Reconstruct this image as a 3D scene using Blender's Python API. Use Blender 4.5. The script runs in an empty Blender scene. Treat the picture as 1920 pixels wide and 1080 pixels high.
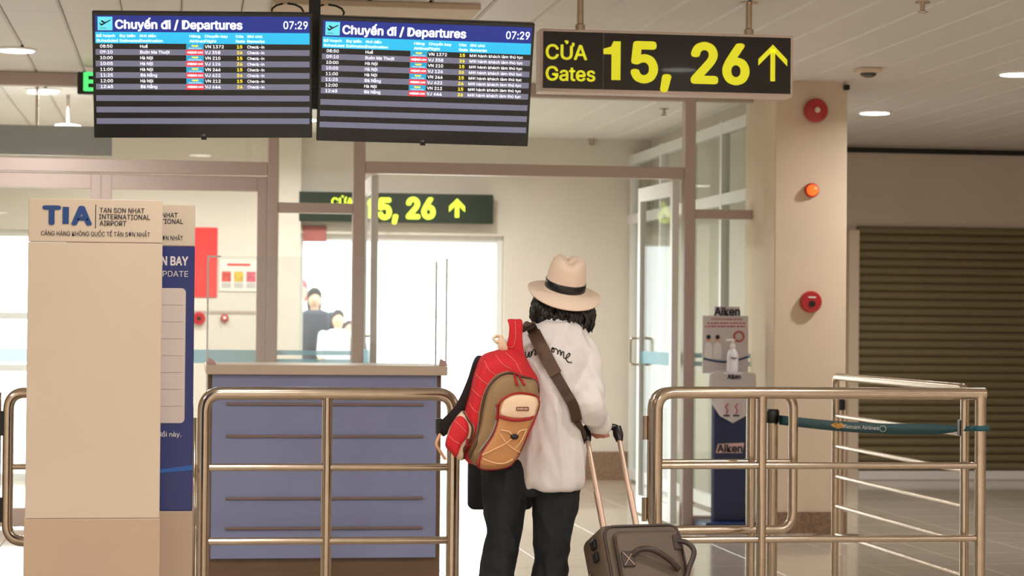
import bpy, bmesh, math, random
from mathutils import Vector, Matrix, noise
from mathutils.bvhtree import BVHTree
random.seed(7)
R = math.radians
scene = bpy.context.scene
COL = scene.collection

# ------------------------------------------------------------------ camera
F_PX, CAM_H = 4200.0, 1.33
YAW, PITCH, ROLL = R(8.5), math.atan(63 / F_PX), 0.009
Fw = Vector((math.sin(YAW) * math.cos(PITCH), math.cos(YAW) * math.cos(PITCH), math.sin(PITCH)))
R0 = Vector((math.cos(YAW), -math.sin(YAW), 0))
U0 = R0.cross(Fw)
Rt = R0 * math.cos(ROLL) + U0 * math.sin(ROLL)
Up = U0 * math.cos(ROLL) - R0 * math.sin(ROLL)
CAM = Vector((0, 0, CAM_H))
cd = bpy.data.cameras.new('camera')
cd.sensor_width = 36
cd.lens = F_PX / 1920 * 36
cd.clip_end = 300
cd.dof.use_dof = True
cd.dof.focus_distance = 8.9
cd.dof.aperture_fstop = 4.5
cam = bpy.data.objects.new('camera', cd)
COL.objects.link(cam)
m3 = Matrix((Rt, Up, -Fw)).transposed()
cam.matrix_world = Matrix.Translation(CAM) @ m3.to_4x4()
scene.camera = cam

def ray(px, py):
    return Fw + Rt * ((px - 960) / F_PX) - Up * ((py - 540) / F_PX)
def at(px, py, Y):
    d = ray(px, py)
    return CAM + d * (Y / d.y)
def atz(px, py, z):
    d = ray(px, py)
    return CAM + d * ((z - CAM_H) / d.z)

# ------------------------------------------------------------------ world, exposure
w = bpy.data.worlds.new('sky')
scene.world = w
w.use_nodes = True
bg = w.node_tree.nodes['Background']
bg.inputs[0].default_value = (0.93, 0.98, 1.0, 1)
bg.inputs[1].default_value = 5.0
scene.view_settings.view_transform = 'Standard'
scene.view_settings.look = 'None'
scene.view_settings.gamma = 1
scene.view_settings.use_curve_mapping = False
scene.view_settings.exposure = 0.0
HALL_W, BACK_W = 58.0, 24.0      # watts of each hall downlight, each added inner lamp

# ------------------------------------------------------------------ materials
def lin(c):
    c = c / 255
    return c / 12.92 if c <= 0.04045 else ((c + 0.055) / 1.055) ** 2.4
def rgb(r, g, b):
    return (lin(r), lin(g), lin(b), 1)
MATS = {}
def mat(name, col, rough=0.6, metal=0.0, var=0.0, vscale=8.0, bump=0.0, bscale=60.0, emit=0.0, ecol=None, stretch=(1, 1, 1), coat=0.0, spec=0.5):
    if name in MATS:
        return MATS[name]
    m = bpy.data.materials.new(name)
    m.use_nodes = True
    nt = m.node_tree
    b = nt.nodes['Principled BSDF']
    b.inputs['Base Color'].default_value = rgb(*col)
    b.inputs['Roughness'].default_value = rough
    b.inputs['Metallic'].default_value = metal
    b.inputs['Coat Weight'].default_value = coat
    b.inputs['Specular IOR Level'].default_value = spec
    if emit:
        b.inputs['Emission Color'].default_value = rgb(*(ecol or col))
        b.inputs['Emission Strength'].default_value = emit
    if var or bump:
        tc = nt.nodes.new('ShaderNodeTexCoord')
        mp = nt.nodes.new('ShaderNodeMapping')
        mp.inputs['Scale'].default_value = stretch
        nt.links.new(tc.outputs['Object'], mp.inputs[0])
    if var:
        n = nt.nodes.new('ShaderNodeTexNoise')
        n.inputs['Scale'].default_value = vscale
        n.inputs['Detail'].default_value = 5
        nt.links.new(mp.outputs[0], n.inputs['Vector'])
        r = nt.nodes.new('ShaderNodeValToRGB')
        c = rgb(*col)
        r.color_ramp.elements[0].position = 0.3
        r.color_ramp.elements[1].position = 0.7
        r.color_ramp.elements[0].color = tuple(x * (1 - var) for x in c[:3]) + (1,)
        r.color_ramp.elements[1].color = tuple(min(1, x * (1 + var)) for x in c[:3]) + (1,)
        nt.links.new(n.outputs['Fac'], r.inputs[0])
        nt.links.new(r.outputs[0], b.inputs['Base Color'])
    if bump:
        n2 = nt.nodes.new('ShaderNodeTexNoise')
        n2.inputs['Scale'].default_value = bscale
        n2.inputs['Detail'].default_value = 3
        nt.links.new(mp.outputs[0], n2.inputs['Vector'])
        bp = nt.nodes.new('ShaderNodeBump')
        bp.inputs['Strength'].default_value = bump
        bp.inputs['Distance'].default_value = 0.01
        nt.links.new(n2.outputs['Fac'], bp.inputs['Height'])
        nt.links.new(bp.outputs[0], b.inputs['Normal'])
    MATS[name] = m
    return m
def glass_mat(name, tint=(1, 1, 1), refl=0.10, rough=0.0):
    if name in MATS:
        return MATS[name]
    m = bpy.data.materials.new(name)
    m.use_nodes = True
    nt = m.node_tree
    nt.nodes.clear()
    o = nt.nodes.new('ShaderNodeOutputMaterial')
    t = nt.nodes.new('ShaderNodeBsdfTransparent')
    t.inputs[0].default_value = (*tint, 1)
    g = nt.nodes.new('ShaderNodeBsdfGlossy')
    g.inputs['Roughness'].default_value = rough
    lw = nt.nodes.new('ShaderNodeLayerWeight')
    pw = nt.nodes.new('ShaderNodeMath')
    pw.operation = 'POWER'
    pw.inputs[1].default_value = 5
    nt.links.new(lw.outputs['Facing'], pw.inputs[0])
    mul = nt.nodes.new('ShaderNodeMath')
    mul.operation = 'MULTIPLY_ADD'
    mul.inputs[1].default_value = refl * 4
    mul.inputs[2].default_value = refl * .35
    mul.use_clamp = True
    nt.links.new(pw.outputs[0], mul.inputs[0])
    mx = nt.nodes.new('ShaderNodeMixShader')
    nt.links.new(mul.outputs[0], mx.inputs[0])
    nt.links.new(t.outputs[0], mx.inputs[1])
    nt.links.new(g.outputs[0], mx.inputs[2])
    nt.links.new(mx.outputs[0], o.inputs[0])
    MATS[name] = m
    return m
def film_mat(name, col, alpha):
    m = mat(name, col, 0.5)
    m.node_tree.nodes['Principled BSDF'].inputs['Alpha'].default_value = alpha
    return m

M_STEEL = mat('stainless_steel', (196, 180, 162), 0.2, 1.0, var=0.06, vscale=20)
M_ALU = mat('anodised_aluminium', (186, 168, 160), 0.38, 0.2)
M_ALU_WHITE_LIT = mat('white_and_daylit_aluminium', (222, 224, 222), 0.35, 0.15)
M_GLASS = glass_mat('clear_glass', (0.97, 0.99, 0.98), 0.08)
M_ACRYL = glass_mat('acrylic', (0.95, 0.965, 0.965), 0.12)
M_ACRYLEDGE = mat('acrylic_edge', (236, 238, 238), 0.15)
M_FILM = film_mat('blue_film', (150, 205, 222), 0.6)
M_WALL = mat('painted_wall', (214, 206, 194), 0.7, var=0.025, vscale=2, bump=0.05, bscale=150)
M_PILLAR = mat('pillar_paint', (220, 200, 176), 0.65, var=0.03, vscale=2.5, bump=0.05, bscale=120)
M_SHUTWALL = mat('grey_wall', (206, 192, 176), 0.75, var=0.03, vscale=2)
M_PLANK = mat('ceiling_plank', (220, 216, 210), 0.5, var=0.015, vscale=3)
M_CEIL = mat('ceiling_slab', (196, 190, 182), 0.7)
M_TILE = mat('floor_tile', (196, 184, 168), 0.12, var=0.07, vscale=5, coat=0.3)
M_GROUT = mat('grout', (140, 128, 114), 0.7)
M_GRANITE = mat('granite', (134, 108, 86), 0.35, var=0.35, vscale=60)
M_SLAT = mat('shutter_slat', (124, 112, 80), 0.5, 0.1, var=0.05, vscale=3)
M_WHITE = mat('white_paint', (235, 230, 225), 0.4)
M_BLACK = mat('black_plastic', (14, 14, 16), 0.3)
M_DARK = mat('dark_grey', (70, 72, 74), 0.25)
M_RED = mat('red_plastic', (176, 18, 30), 0.3, coat=0.4)

# ------------------------------------------------------------------ mesh helpers
ORI = {}
class MB:
    """collects shapes in world space; build() links them as one mesh object"""
    def __init__(s, xf=None):
        s.v, s.f, s.xf = [], [], xf
    def add(s, vs, fs):
        o = len(s.v)
        s.v += [Vector(p) for p in vs]
        s.f += [tuple(i + o for i in f) for f in fs]
        return s
    def box(s, x0, x1, y0, y1, z0, z1, bev=0.0, seg=2):
        bm = bmesh.new()
        bmesh.ops.create_cube(bm, size=1)
        for v in bm.verts:
            v.co = Vector(((x0 + x1) / 2 + v.co.x * (x1 - x0), (y0 + y1) / 2 + v.co.y * (y1 - y0), (z0 + z1) / 2 + v.co.z * (z1 - z0)))
        if bev:
            bmesh.ops.bevel(bm, geom=bm.edges[:], offset=bev, segments=seg, profile=0.5, affect='EDGES')
        bm.verts.index_update()
        s.add([v.co.copy() for v in bm.verts], [[v.index for v in f.verts] for f in bm.faces])
        bm.free()
        return s
    def tube(s, pts, r, seg=12, closed=False, caps=True):
        pts = [Vector(p) for p in pts]
        n = len(pts)
        rs = r if isinstance(r, (list, tuple)) else [r] * n
        prev = None
        vs = []
        for i, p in enumerate(pts):
            a = pts[i - 1] if (i > 0 or closed) else p
            b = pts[(i + 1) % n] if (i < n - 1 or closed) else p
            t = (b - a)
            t = t.normalized() if t.length > 1e-9 else Vector((0, 0, 1))
            if prev is None:
                u = t.orthogonal().normalized()
            else:
                u = prev - t * prev.dot(t)
                u = u.normalized() if u.length > 1e-6 else t.orthogonal().normalized()
            prev = u
            w_ = t.cross(u)
            for k in range(seg):
                an = 2 * math.pi * k / seg
                vs.append(p + (u * math.cos(an) + w_ * math.sin(an)) * rs[i])
        fs = []
        for i in range(n if closed else n - 1):
            j = (i + 1) % n
            for k in range(seg):
                l = (k + 1) % seg
                fs.append((i * seg + k, i * seg + l, j * seg + l, j * seg + k))
        if caps and not closed:
            fs.append(tuple(reversed(range(seg))))
            fs.append(tuple((n - 1) * seg + k for k in range(seg)))
        return s.add(vs, fs)
    def loft(s, rings, seg=24):
        """rings: (centre, rx, ry) horizontal superellipses"""
        vs = []
        for c, rx, ry in rings:
            for k in range(seg):
                an = 2 * math.pi * k / seg
                vs.append(Vector(c) + Vector((math.cos(an) * rx, math.sin(an) * ry, 0)))
        fs = []
        for i in range(len(rings) - 1):
            for k in range(seg):
                l = (k + 1) % seg
                fs.append((i * seg + k, i * seg + l, (i + 1) * seg + l, (i + 1) * seg + k))
        fs.append(tuple(range(seg)))
        fs.append(tuple((len(rings) - 1) * seg + k for k in range(seg)))
        return s.add(vs, fs)
    def ball(s, c, rx, ry=None, rz=None, n=10):
        ry = ry or rx
        rz = rz or rx
        c = Vector(c)
        rings = []
        for i in range(1, n):
            a = math.pi * i / n
            rings.append((c + Vector((0, 0, -math.cos(a) * rz)), math.sin(a) * rx, math.sin(a) * ry))
        return s.loft(rings, 2 * n)
    def lathe(s, c, axis, prof, seg=28):
        """prof: list of (radius, height along axis)"""
        ax = Vector(axis).normalized()
        u = ax.orthogonal().normalized()
        v = ax.cross(u)
        vs, fs = [], []
        for r, h in prof:
            for k in range(seg):
                an = 2 * math.pi * k / seg
                vs.append(Vector(c) + ax * h + (u * math.cos(an) + v * math.sin(an)) * r)
        for i in range(len(prof) - 1):
            for k in range(seg):
                l = (k + 1) % seg
                fs.append((i * seg + k, i * seg + l, (i + 1) * seg + l, (i + 1) * seg + k))
        fs.append(tuple(reversed(range(seg))))
        fs.append(tuple((len(prof) - 1) * seg + k for k in range(seg)))
        return s.add(vs, fs)
    def prism(s, pts, off):
        """polygon pts (3D, planar) extruded by vector off"""
        n = len(pts)
        off = Vector(off)
        vs = [Vector(p) for p in pts] + [Vector(p) + off for p in pts]
        fs = [tuple(range(n)), tuple(reversed(range(n, 2 * n)))]
        fs += [(i, i + n, (i + 1) % n + n, (i + 1) % n) for i in range(n)]
        return s.add(vs, fs)
    def text(s, txt, p, ux, uz, h, fit=None, bold=0.0, align='L', italic=0.0):
        vs, fs, wd = glyphs(txt, bold)
        k = h / CAPH
        kx = k if fit is None else fit / max(wd, 1e-6)
        o = {'L': 0, 'C': -wd * kx / 2, 'R': -wd * kx}[align]
        ux, uz, p = Vector(ux), Vector(uz), Vector(p)
        nn = ux.cross(uz)
        m_ = len(vs) // 8 if bold else len(vs)
        return s.add([p + ux * (o + kx * (x + italic * y)) + uz * (k * y) + nn * (4e-5 * (i // m_)) for i, (x, y) in enumerate(vs)], fs)
    def build(s, name, material, parent=None, smooth=False):
        o0 = ORI.get(parent.name, Vector()) if parent else Vector()
        vs = [(s.xf @ p if s.xf else p) - o0 for p in s.v]
        me = bpy.data.meshes.new(name)
        me.from_pydata([tuple(v) for v in vs], [], s.f)
        bm = bmesh.new()
        bm.from_mesh(me)
        if len(bm.faces) < 60000 and name not in ('lettering', 'screen_print'):
            bmesh.ops.recalc_face_normals(bm, faces=bm.faces[:])
        bm.to_mesh(me)
        bm.free()
        return link(name, me, material, parent, smooth)
def link(name, me, material, parent=None, smooth=False):
    me.materials.clear()
    me.materials.append(material)
    if smooth:
        me.shade_smooth()
        if smooth == 'auto':
            me.set_sharp_from_angle(angle=R(40))
    o = bpy.data.objects.new(name, me)
    COL.objects.link(o)
    if parent:
        o.parent = parent
        ORI[o.name] = ORI.get(parent.name, Vector()).copy()
    else:
        ORI[o.name] = Vector()
    return o
def thing(name, label, cat, loc, group=None):
    e = bpy.data.objects.new(name, None)
    COL.objects.link(e)
    e.empty_display_size = 0.1
    e.location = loc
    ORI[e.name] = Vector(loc)
    e['label'] = label
    e['category'] = cat
    if group:
        e['group'] = group
    return e
def tag(o, label, cat, group=None):
    o['label'] = label
    o['category'] = cat
    if group:
        o['group'] = group
    return o
def struct(o, label=None):
    o['kind'] = 'structure'
    if label:
        o['label'] = label
    return o
def sroot(name, loc, label=None):
    e = bpy.data.objects.new(name, None)
    COL.objects.link(e)
    e.location = loc
    ORI[e.name] = Vector(loc)
    return struct(e, label)
FONT = None
try:
    import os
    fp = os.path.join(bpy.utils.system_resource('DATAFILES', path='fonts'), 'Inter.woff2')
    FONT = bpy.data.fonts.load(fp)
except Exception:
    FONT = None
GC = {}
def glyphs(txt, bold=0.0):
    key = (txt, bold)
    if key in GC:
        return GC[key]
    cu = bpy.data.curves.new('t', 'FONT')
    cu.body = txt
    cu.size = 1
    cu.resolution_u = 3
    cu.fill_mode = 'FRONT'
    if FONT:
        cu.font = FONT
    ob = bpy.data.objects.new('t', cu)
    COL.objects.link(ob)
    dg = bpy.context.evaluated_depsgraph_get()
    ev = ob.evaluated_get(dg)
    me = ev.to_mesh()
    vs = [(v.co.x, v.co.y) for v in me.vertices]
    fs = [tuple(p.vertices) for p in me.polygons]
    ev.to_mesh_clear()
    bpy.data.objects.remove(ob)
    x0 = min(v[0] for v in vs)
    vs = [(x - x0, y) for x, y in vs]
    if bold:
        n0 = len(vs)
        v2, f2 = [], []
        for c_ in range(8):
            an = c_ * math.pi / 4
            v2 += [(x + bold * (1 + math.cos(an)), y + bold * .8 * math.sin(an)) for x, y in vs]
            f2 += [tuple(i + n0 * c_ for i in f) for f in fs]
        vs, fs = v2, f2
    GC[key] = (vs, fs, max(v[0] for v in vs))
    return GC[key]
CAPH = 1.0
CAPH = max(v[1] for v in glyphs('H')[0])
def fillet(pts, r, n=6, closed=False):
    pts = [Vector(p) for p in pts]
    out = []
    N = len(pts)
    for i, p in enumerate(pts):
        if not closed and i in (0, N - 1):
            out.append(p)
            continue
        a, b = pts[i - 1], pts[(i + 1) % N]
        d1, d2 = (a - p).normalized(), (b - p).normalized()
        ang = d1.angle(d2)
        t = min(r / math.tan(ang / 2), (a - p).length * .49, (b - p).length * .49)
        s, e = p + d1 * t, p + d2 * t
        for k in range(n + 1):
            u = k / n
            out.append(s * (1 - u) ** 2 + p * 2 * u * (1 - u) + e * u * u)
    return out
def catmull(pts, n=6, closed=False):
    P = [Vector(p) for p in pts]
    N = len(P)
    out = []
    for i in range(N if closed else N - 1):
        g = lambda j: P[j % N] if closed else P[max(0, min(N - 1, j))]
        p0, p1, p2, p3 = g(i - 1), g(i), g(i + 1), g(i + 2)
        for k in range(n):
            t = k / n
            out.append(0.5 * ((2 * p1) + (p2 - p0) * t + (2 * p0 - 5 * p1 + 4 * p2 - p3) * t * t + (3 * p1 - p0 - 3 * p2 + p3) * t ** 3))
    if not closed:
        out.append(P[-1])
    return out
def remesh(mb, voxel, smooth_it=6, disp=0.0, dscale=0.08, name='tmp'):
    me = bpy.data.meshes.new(name)
    me.from_pydata([tuple(v) for v in mb.v], [], mb.f)
    bm = bmesh.new(); bm.from_mesh(me)
    bmesh.ops.recalc_face_normals(bm, faces=bm.faces[:]); bm.to_mesh(me); bm.free()
    ob = bpy.data.objects.new(name, me)
    COL.objects.link(ob)
    md = ob.modifiers.new('r', 'REMESH'); md.mode = 'VOXEL'; md.voxel_size = voxel
    sm = ob.modifiers.new('s', 'SMOOTH'); sm.factor = 0.5; sm.iterations = smooth_it
    dg = bpy.context.evaluated_depsgraph_get()
    out = bpy.data.meshes.new_from_object(ob.evaluated_get(dg))
    bpy.data.objects.remove(ob)
    if disp:
        nrm = [v.normal.copy() for v in out.vertices]
        for v, nn in zip(out.vertices, nrm):
            q = v.co / dscale
            k = noise.noise(Vector((q.x * 1.3 + q.z * .45, q.y, q.z * 0.4 - q.x * .25))) + 0.3 * noise.noise(Vector((q.x * 2.4, q.y * 2, q.z * 1.0 + q.x)))
            k = 1 - abs(k) * 2.2
            v.co += nn * disp * k
    return out
def bvh_of(*objs):
    vs, fs = [], []
    for o in objs:
        off = len(vs)
        o0 = ORI.get(o.parent.name, Vector()) if o.parent else Vector()
        vs += [v.co + o0 for v in o.data.vertices]
        fs += [[i + off for i in p.vertices] for p in o.data.polygons]
    return BVHTree.FromPolygons(vs, fs)
def drape(px, py, bvh, off, fallY):
    d = ray(px, py).normalized()
    h = bvh.ray_cast(CAM, d)
    p = h[0] if h[0] is not None else at(px, py, fallY)
    return p - d * off

# planes (distance from the camera along the hall)
YR, YP, YPART, YFAR, YPIL, YCOUNT = 9.1, 8.58, 14.45, 18.6, 13.85, 10.85
ZC = 2.88
XL, XRT = -4.0, 8.6

# ================================================================== SETTING
fl = struct(MB().box(XL, XRT, -7, 34, -0.1, -0.012).build('floor', M_GROUT), 'polished beige stone tile floor of the hall')
tme = None
for i in range(21):
    for j in range(15):
        x, y = XL + 0.6 * i, 10.2 + 0.6 * j
        if x + 0.6 > XRT + .01:
            continue
        if tme is None:
            t = MB().box(0.002, 0.598, 0.002, 0.598, -0.012, 0, 0.0015, 1).build('tile', M_TILE, fl)
            tme = t.data
        else:
            t = bpy.data.objects.new('tile', tme); COL.objects.link(t); t.parent = fl
        t.location = (x, y, 0)
MB().box(XL, XRT, -7, 10.2, -0.012, 0).build('near_floor', M_TILE, fl)
MB().box(XL, XRT, 19.2, 34, -0.012, -0.001).build('far_floor', M_TILE, fl)

ce = struct(MB().box(XL, XRT, -7, YFAR + .2, ZC + .03, ZC + .15).build('ceiling', M_CEIL), 'white metal plank ceiling')
ya, yb = atz(1620, 66, ZC).y, atz(1620, 174, ZC).y
PL = yb - ya
xj = atz(1617, 65, ZC).x
PW = 0.3
i0 = math.floor((XL - xj) / PW)
pme = None
g = 0.011
for i in range(i0, i0 + 46):
    x = xj + i * PW
    if x < XL - .01 or x + PW > XRT + .02:
        continue
    for j in range(-2, 3):
        y = ya + j * PL
        L = min(PL, YFAR - y)
        if pme is None:
            prof = [(0.002, ZC + .03), (0.002, ZC + .012), (g + .002, ZC), (PW - g - .002, ZC), (PW - .002, ZC + .012), (PW - .002, ZC + .03)]
            pm = MB().prism([(a, 0.003, b) for a, b in prof], (0, PL - .006, 0))
            o = pm.build('plank', M_PLANK, ce)
            pme = o.data
        else:
            o = bpy.data.objects.new('plank', pme); COL.objects.link(o); o.parent = ce
        o.location = (x, y, 0)
        o.scale = (1, L / PL, 1)
# enclosing hall walls (out of view, they close the room)
struct(MB().box(XL - .2, XL, -7, 34, 0, ZC + .15).build('wall_left', M_WALL), 'pale side wall of the hall')
struct(MB().box(XRT, XRT + .2, -7, YFAR + .2, 0, ZC + .15).build('wall_right', M_SHUTWALL), 'grey side wall of the hall')
struct(MB().box(XL, XRT, -7.2, -7, 0, ZC + .15).build('wall_rear', M_WALL), 'plain wall at the camera end of the hall')

# far wall with two bright openings and the roller shutter bay
def fx(px, Y=YFAR):
    return at(px, 600, Y).x
def fz(px, py, Y=YFAR):
    return at(px, py, Y).z
ZO = fz(750, 440)
xa0, xa1 = XL + .3, fx(140)
xb0, xb1 = fx(556), fx(944)
xs0, xs1 = fx(1604), XRT - .25
ZS = fz(1700, 438)
XSIDE = 3.80
fw = MB()
fw.box(XL, XSIDE + .5, YFAR, YFAR + .18, ZO, ZC + .03)
fw.box(XL, xa0, YFAR, YFAR + .18, 0, ZO)
fw.box(xa1, xb0, YFAR, YFAR + .18, 0, ZO)
fw.box(xb1, XSIDE + .5, YFAR, YFAR + .18, 0, ZO)
wf = struct(fw.build('wall_far', M_WALL), 'pale far wall with bright daylight openings')
MB().box(xa1, xb0, YFAR - .015, YFAR, 0, 0.13).build('skirting', M_GRANITE, wf)
MB().box(xb1, XSIDE, YFAR - .015, YFAR, 0, 0.24).build('skirting', M_GRANITE, wf)
MB().box(xa1, xb0, YFAR - .008, YFAR, fz(420, 588), fz(420, 583)).build('dado_line', M_ALU, wf)
MB().box(xb0 - .16, xb0 + .02, YFAR - .12, YFAR, 0, ZC).build('pilaster', M_WALL, wf)
# mullions of the openings
def opening_frame(name, x0, x1, zs, label, vert):
    o = sroot(name, ((x0 + x1) / 2, YFAR + .09, 0), label)
    for x in vert:
        MB().box(x - .025, x + .025, YFAR + .06, YFAR + .12, 0.001, ZO - .001).build('mullion', M_ALU_WHITE_LIT, o)
    for z in zs:
        MB().box(x0 + .056, x1 - .056, YFAR + .065, YFAR + .115, z - .03, z + .03).build('transom_bar', M_ALU_WHITE_LIT, o)
    xs = sorted(vert)
    for a, b in zip(xs[:-1], xs[1:]):
        MB().box(a + .025, b - .025, YFAR + .086, YFAR + .094, 0.05, ZO - .03).build('glass_pane', M_GLASS, o)
    return o
opening_frame('window_1', xa0, xa1, [0.03, fz(20, 690), fz(20, 592), ZO - .03], 'tall daylight window at the left of the far wall', [xa0 + .03, (xa0 + xa1) / 2 - .1, xa1 - .03])
o2 = opening_frame('window_2', xb0, xb1, [ZO - .03], 'wide bright daylight opening in the far wall', [xb0 + .03, xb1 - .03])

# shutter bay
ws = MB()
ws.box(XSIDE + .5, XRT, YFAR, YFAR + .18, 0, ZC + .03)
wsh = struct(ws.build('wall_shutter', M_SHUTWALL), 'grey wall above the roller shutter')
MB().box(XSIDE + .5, XRT, YFAR - .02, YFAR, ZC - .07, ZC - .025).build('trim_shadow', M_BLACK)  # black strip standing in for the shadow line under the ceiling
struct(bpy.data.objects['trim_shadow'], 'dark strip drawn as a shadow line along the top of the shutter wall')
sh = thing('roller_shutter', 'closed olive brown roller shutter of horizontal slats', 'shutter', ((xs0 + xs1) / 2, YFAR - .04, 0))
MB().box(xs0 - .09, xs0, YFAR - .1, YFAR - .001, 0, ZS + .02).build('side_jamb', M_PILLAR, sh)
sme = None
n_sl = int((ZS - 0.08) / 0.07) + 1
for k in range(n_sl):
    z = 0.08 + k * 0.07
    if sme is None:
        pr = [(YFAR - .01 + a, b) for a, b in ((0, 0), (-.025, .004), (-.038, .02), (-.042, .035), (-.038, .05), (-.025, .066), (0, .07))]
        o = MB().prism([(xs0, a, b) for a, b in pr], (xs1 - xs0, 0, 0)).build('slat', M_SLAT, sh)
        sme = o.data
    else:
        o = bpy.data.objects.new('slat', sme); COL.objects.link(o); o.parent = sh
    o.location = (0, 0, z)
bb = MB().box(xs0 + .01, xs1 - .01, YFAR - .08, YFAR - .005, 0.0, 0.078, 0.01).build('bottom_bar', M_WHITE, sh)
bb['label'] = 'white bottom bar'

# ---- pillar with granite skirting
pl, pr_ = at(1452, 500, YPIL).x, at(1587, 500, YPIL).x
pil = struct(MB().box(pl, pr_, YPIL, YPART + .15, 0, ZC + .03, 0.006, 1).build('wall_pillar', M_PILLAR), 'beige square pillar at the end of the glass partition')
MB().box(pl - .012, pr_ + .012, YPIL - .012, YPART + .15, 0, 0.135).build('skirting', M_GRANITE, pil)
MB().box(pr_ - .03, pr_ + .01, YPIL - .02, YPIL, ZC - .05, ZC - .015, 0.005).build('corner_sensor', M_BLACK, pil)

# ---- glass partition
gp = sroot('wall_glass', (1.3, YPART, 0), 'floor to ceiling glazed partition in aluminium frames')
def gx(px):
    return at(px, 500, YPART).x
def gz(px, py):
    return at(px, py, YPART).z
posts = [(500, 520), (660, 682), (1280, 1300), (1430, 1447)]
PX = [(gx(a), gx(b)) for a, b in posts]
for a, b in PX:
    MB().box(a, b, YPART - .05, YPART + .05, 0, ZC, 0.004, 1).build('post', M_ALU, gp)
xl0 = gx(-117)
MB().box(xl0 - .07, xl0, YPART - .05, YPART + .05, 0, ZC, 0.004, 1).build('post', M_ALU, gp)
zh0, zh1 = gz(250, 325), gz(250, 300)
zr0, zr1 = gz(980, 331), gz(980, 309)
def hbar(x0, x1, z0, z1, nm='transom', m=M_ALU):
    return MB().box(x0, x1, YPART - .045, YPART + .045, z0, z1, 0.004, 1).build(nm, m, gp)
hbar(XL, PX[0][0], zh0, zh1)
hbar(PX[1][1], PX[2][0], zr0, zr1)
zt0, zt1 = gz(590, 400), gz(590, 381)
hbar(PX[0][1], PX[1][0], zt0, zt1)
zt2, zt3 = gz(1365, 411), gz(1365, 394)
hbar(PX[2][1], PX[3][0], zt2, zt3)
hbar(XL, pl, ZC - .085, ZC, 'head_track')
hbar(PX[0][1], PX[1][0], 0, .06, 'sill')
hbar(PX[2][1], PX[3][0], 0, .06, 'sill')
def pane(x0, x1, z0, z1, root=gp):
    return MB().box(x0, x1, YPART - .004, YPART + .004, z0, z1).build('glass_pane', M_GLASS, root)
pane(xl0, PX[0][0], zh1, ZC - .085)
pane(XL, xl0 - .07, zh1, ZC - .085)
pane(XL, xl0 - .07, 0, zh0)
pane(PX[0][1], PX[1][0], zt1, ZC - .085)
pane(PX[0][1], PX[1][0], .06, zt0)
pane(PX[1][1], PX[2][0], zr1, ZC - .085)
pane(PX[2][1], PX[3][0], zt3, ZC - .085)
pane(PX[2][1], PX[3][0], .06, zt2)
zf0, zf1 = gz(590, 682), gz(590, 657)
def film(x0, x1, root, y=YPART):
    MB().box(x0, x1, y - .0065, y - .0045, zf0 + .055, zf1).build('film_band', M_FILM, root)
    MB().box(x0, x1, y - .0065, y - .0045, zf0, zf0 + .03).build('film_band', M_FILM, root)
film(PX[0][1], PX[1][0], gp)
film(PX[2][1], PX[3][0], gp)
# door leaf builder: hinge at (hx,YPART), local u along the leaf, m = direction
def leaf(name, hx, width, direction, top, label, handle_end=True):
    ma = M_ALU_WHITE_LIT if handle_end else M_ALU  # open leaves take the lighter metal, daylight put into their colour
    o = sroot(name, (hx, YPART, 0), label)
    d = Vector(direction).normalized()
    nrm = Vector((-d.y, d.x, 0))
    def lb(u0, u1, t, z0, z1, nm, m, bev=0.003):
        mb = MB().box(u0, u1, -t, t, z0, z1, bev, 1) if bev else MB().box(u0, u1, -t, t, z0, z1)
        mb.v = [Vector((hx, YPART, 0)) + d * p.x + nrm * p.y + Vector((0, 0, p.z)) for p in mb.v]
        return mb.build(nm, m, o)
    lb(0, .062, .022, .01, top, 'stile', ma)
    lb(width - .062, width, .022, .01, top, 'stile', ma)
    lb(.062, width - .062, .022, top - .095, top, 'top_rail', ma)
    lb(.062, width - .062, .022, .01, .13, 'bottom_rail', ma)
    lb(.062, width - .062, .004, .13, top - .095, 'glass_pane', M_GLASS, 0)
    lb(.062, width - .062, .0055, zf0, zf1, 'film_band', M_FILM, 0)
    if handle_end:
        for sgn in (-1, 1):
            c = Vector((hx, YPART, 0)) + d * (width - .04) + nrm * .022 * sgn
            q = nrm * .055 * sgn
            z0, z1 = gz(1200, 688), gz(1200, 636)
            pts = fillet([c + Vector((0, 0, z0)), c + q + Vector((0, 0, z0)), c + q + Vector((0, 0, z1)), c + Vector((0, 0, z1))], .025, 5)
            MB().tube(pts, .009, 8).build('handle', M_STEEL, o, True)
    return o
wl = (PX[0][0] - gx(188.5)) - .004
leaf('door_1', PX[0][0] - .002, wl, (-1, 0, 0), zh0 - .008, 'closed right leaf of the left glass double door', False)
leaf('door_2', xl0 + .002, gx(188.5) - .004 - xl0, (1, 0, 0), zh0 - .008, 'closed left leaf of the left glass double door', False)
leaf('door_3', gx(702), .92, (0.0, 1, 0), zr0 - .01, 'glass door leaf standing open beside the acrylic screen')
leaf('door_4', PX[2][0] - .05, .92, (-.045, 1, 0), zr0 - .01, 'open glass door leaf with steel pull handles by the pillar')

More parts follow.
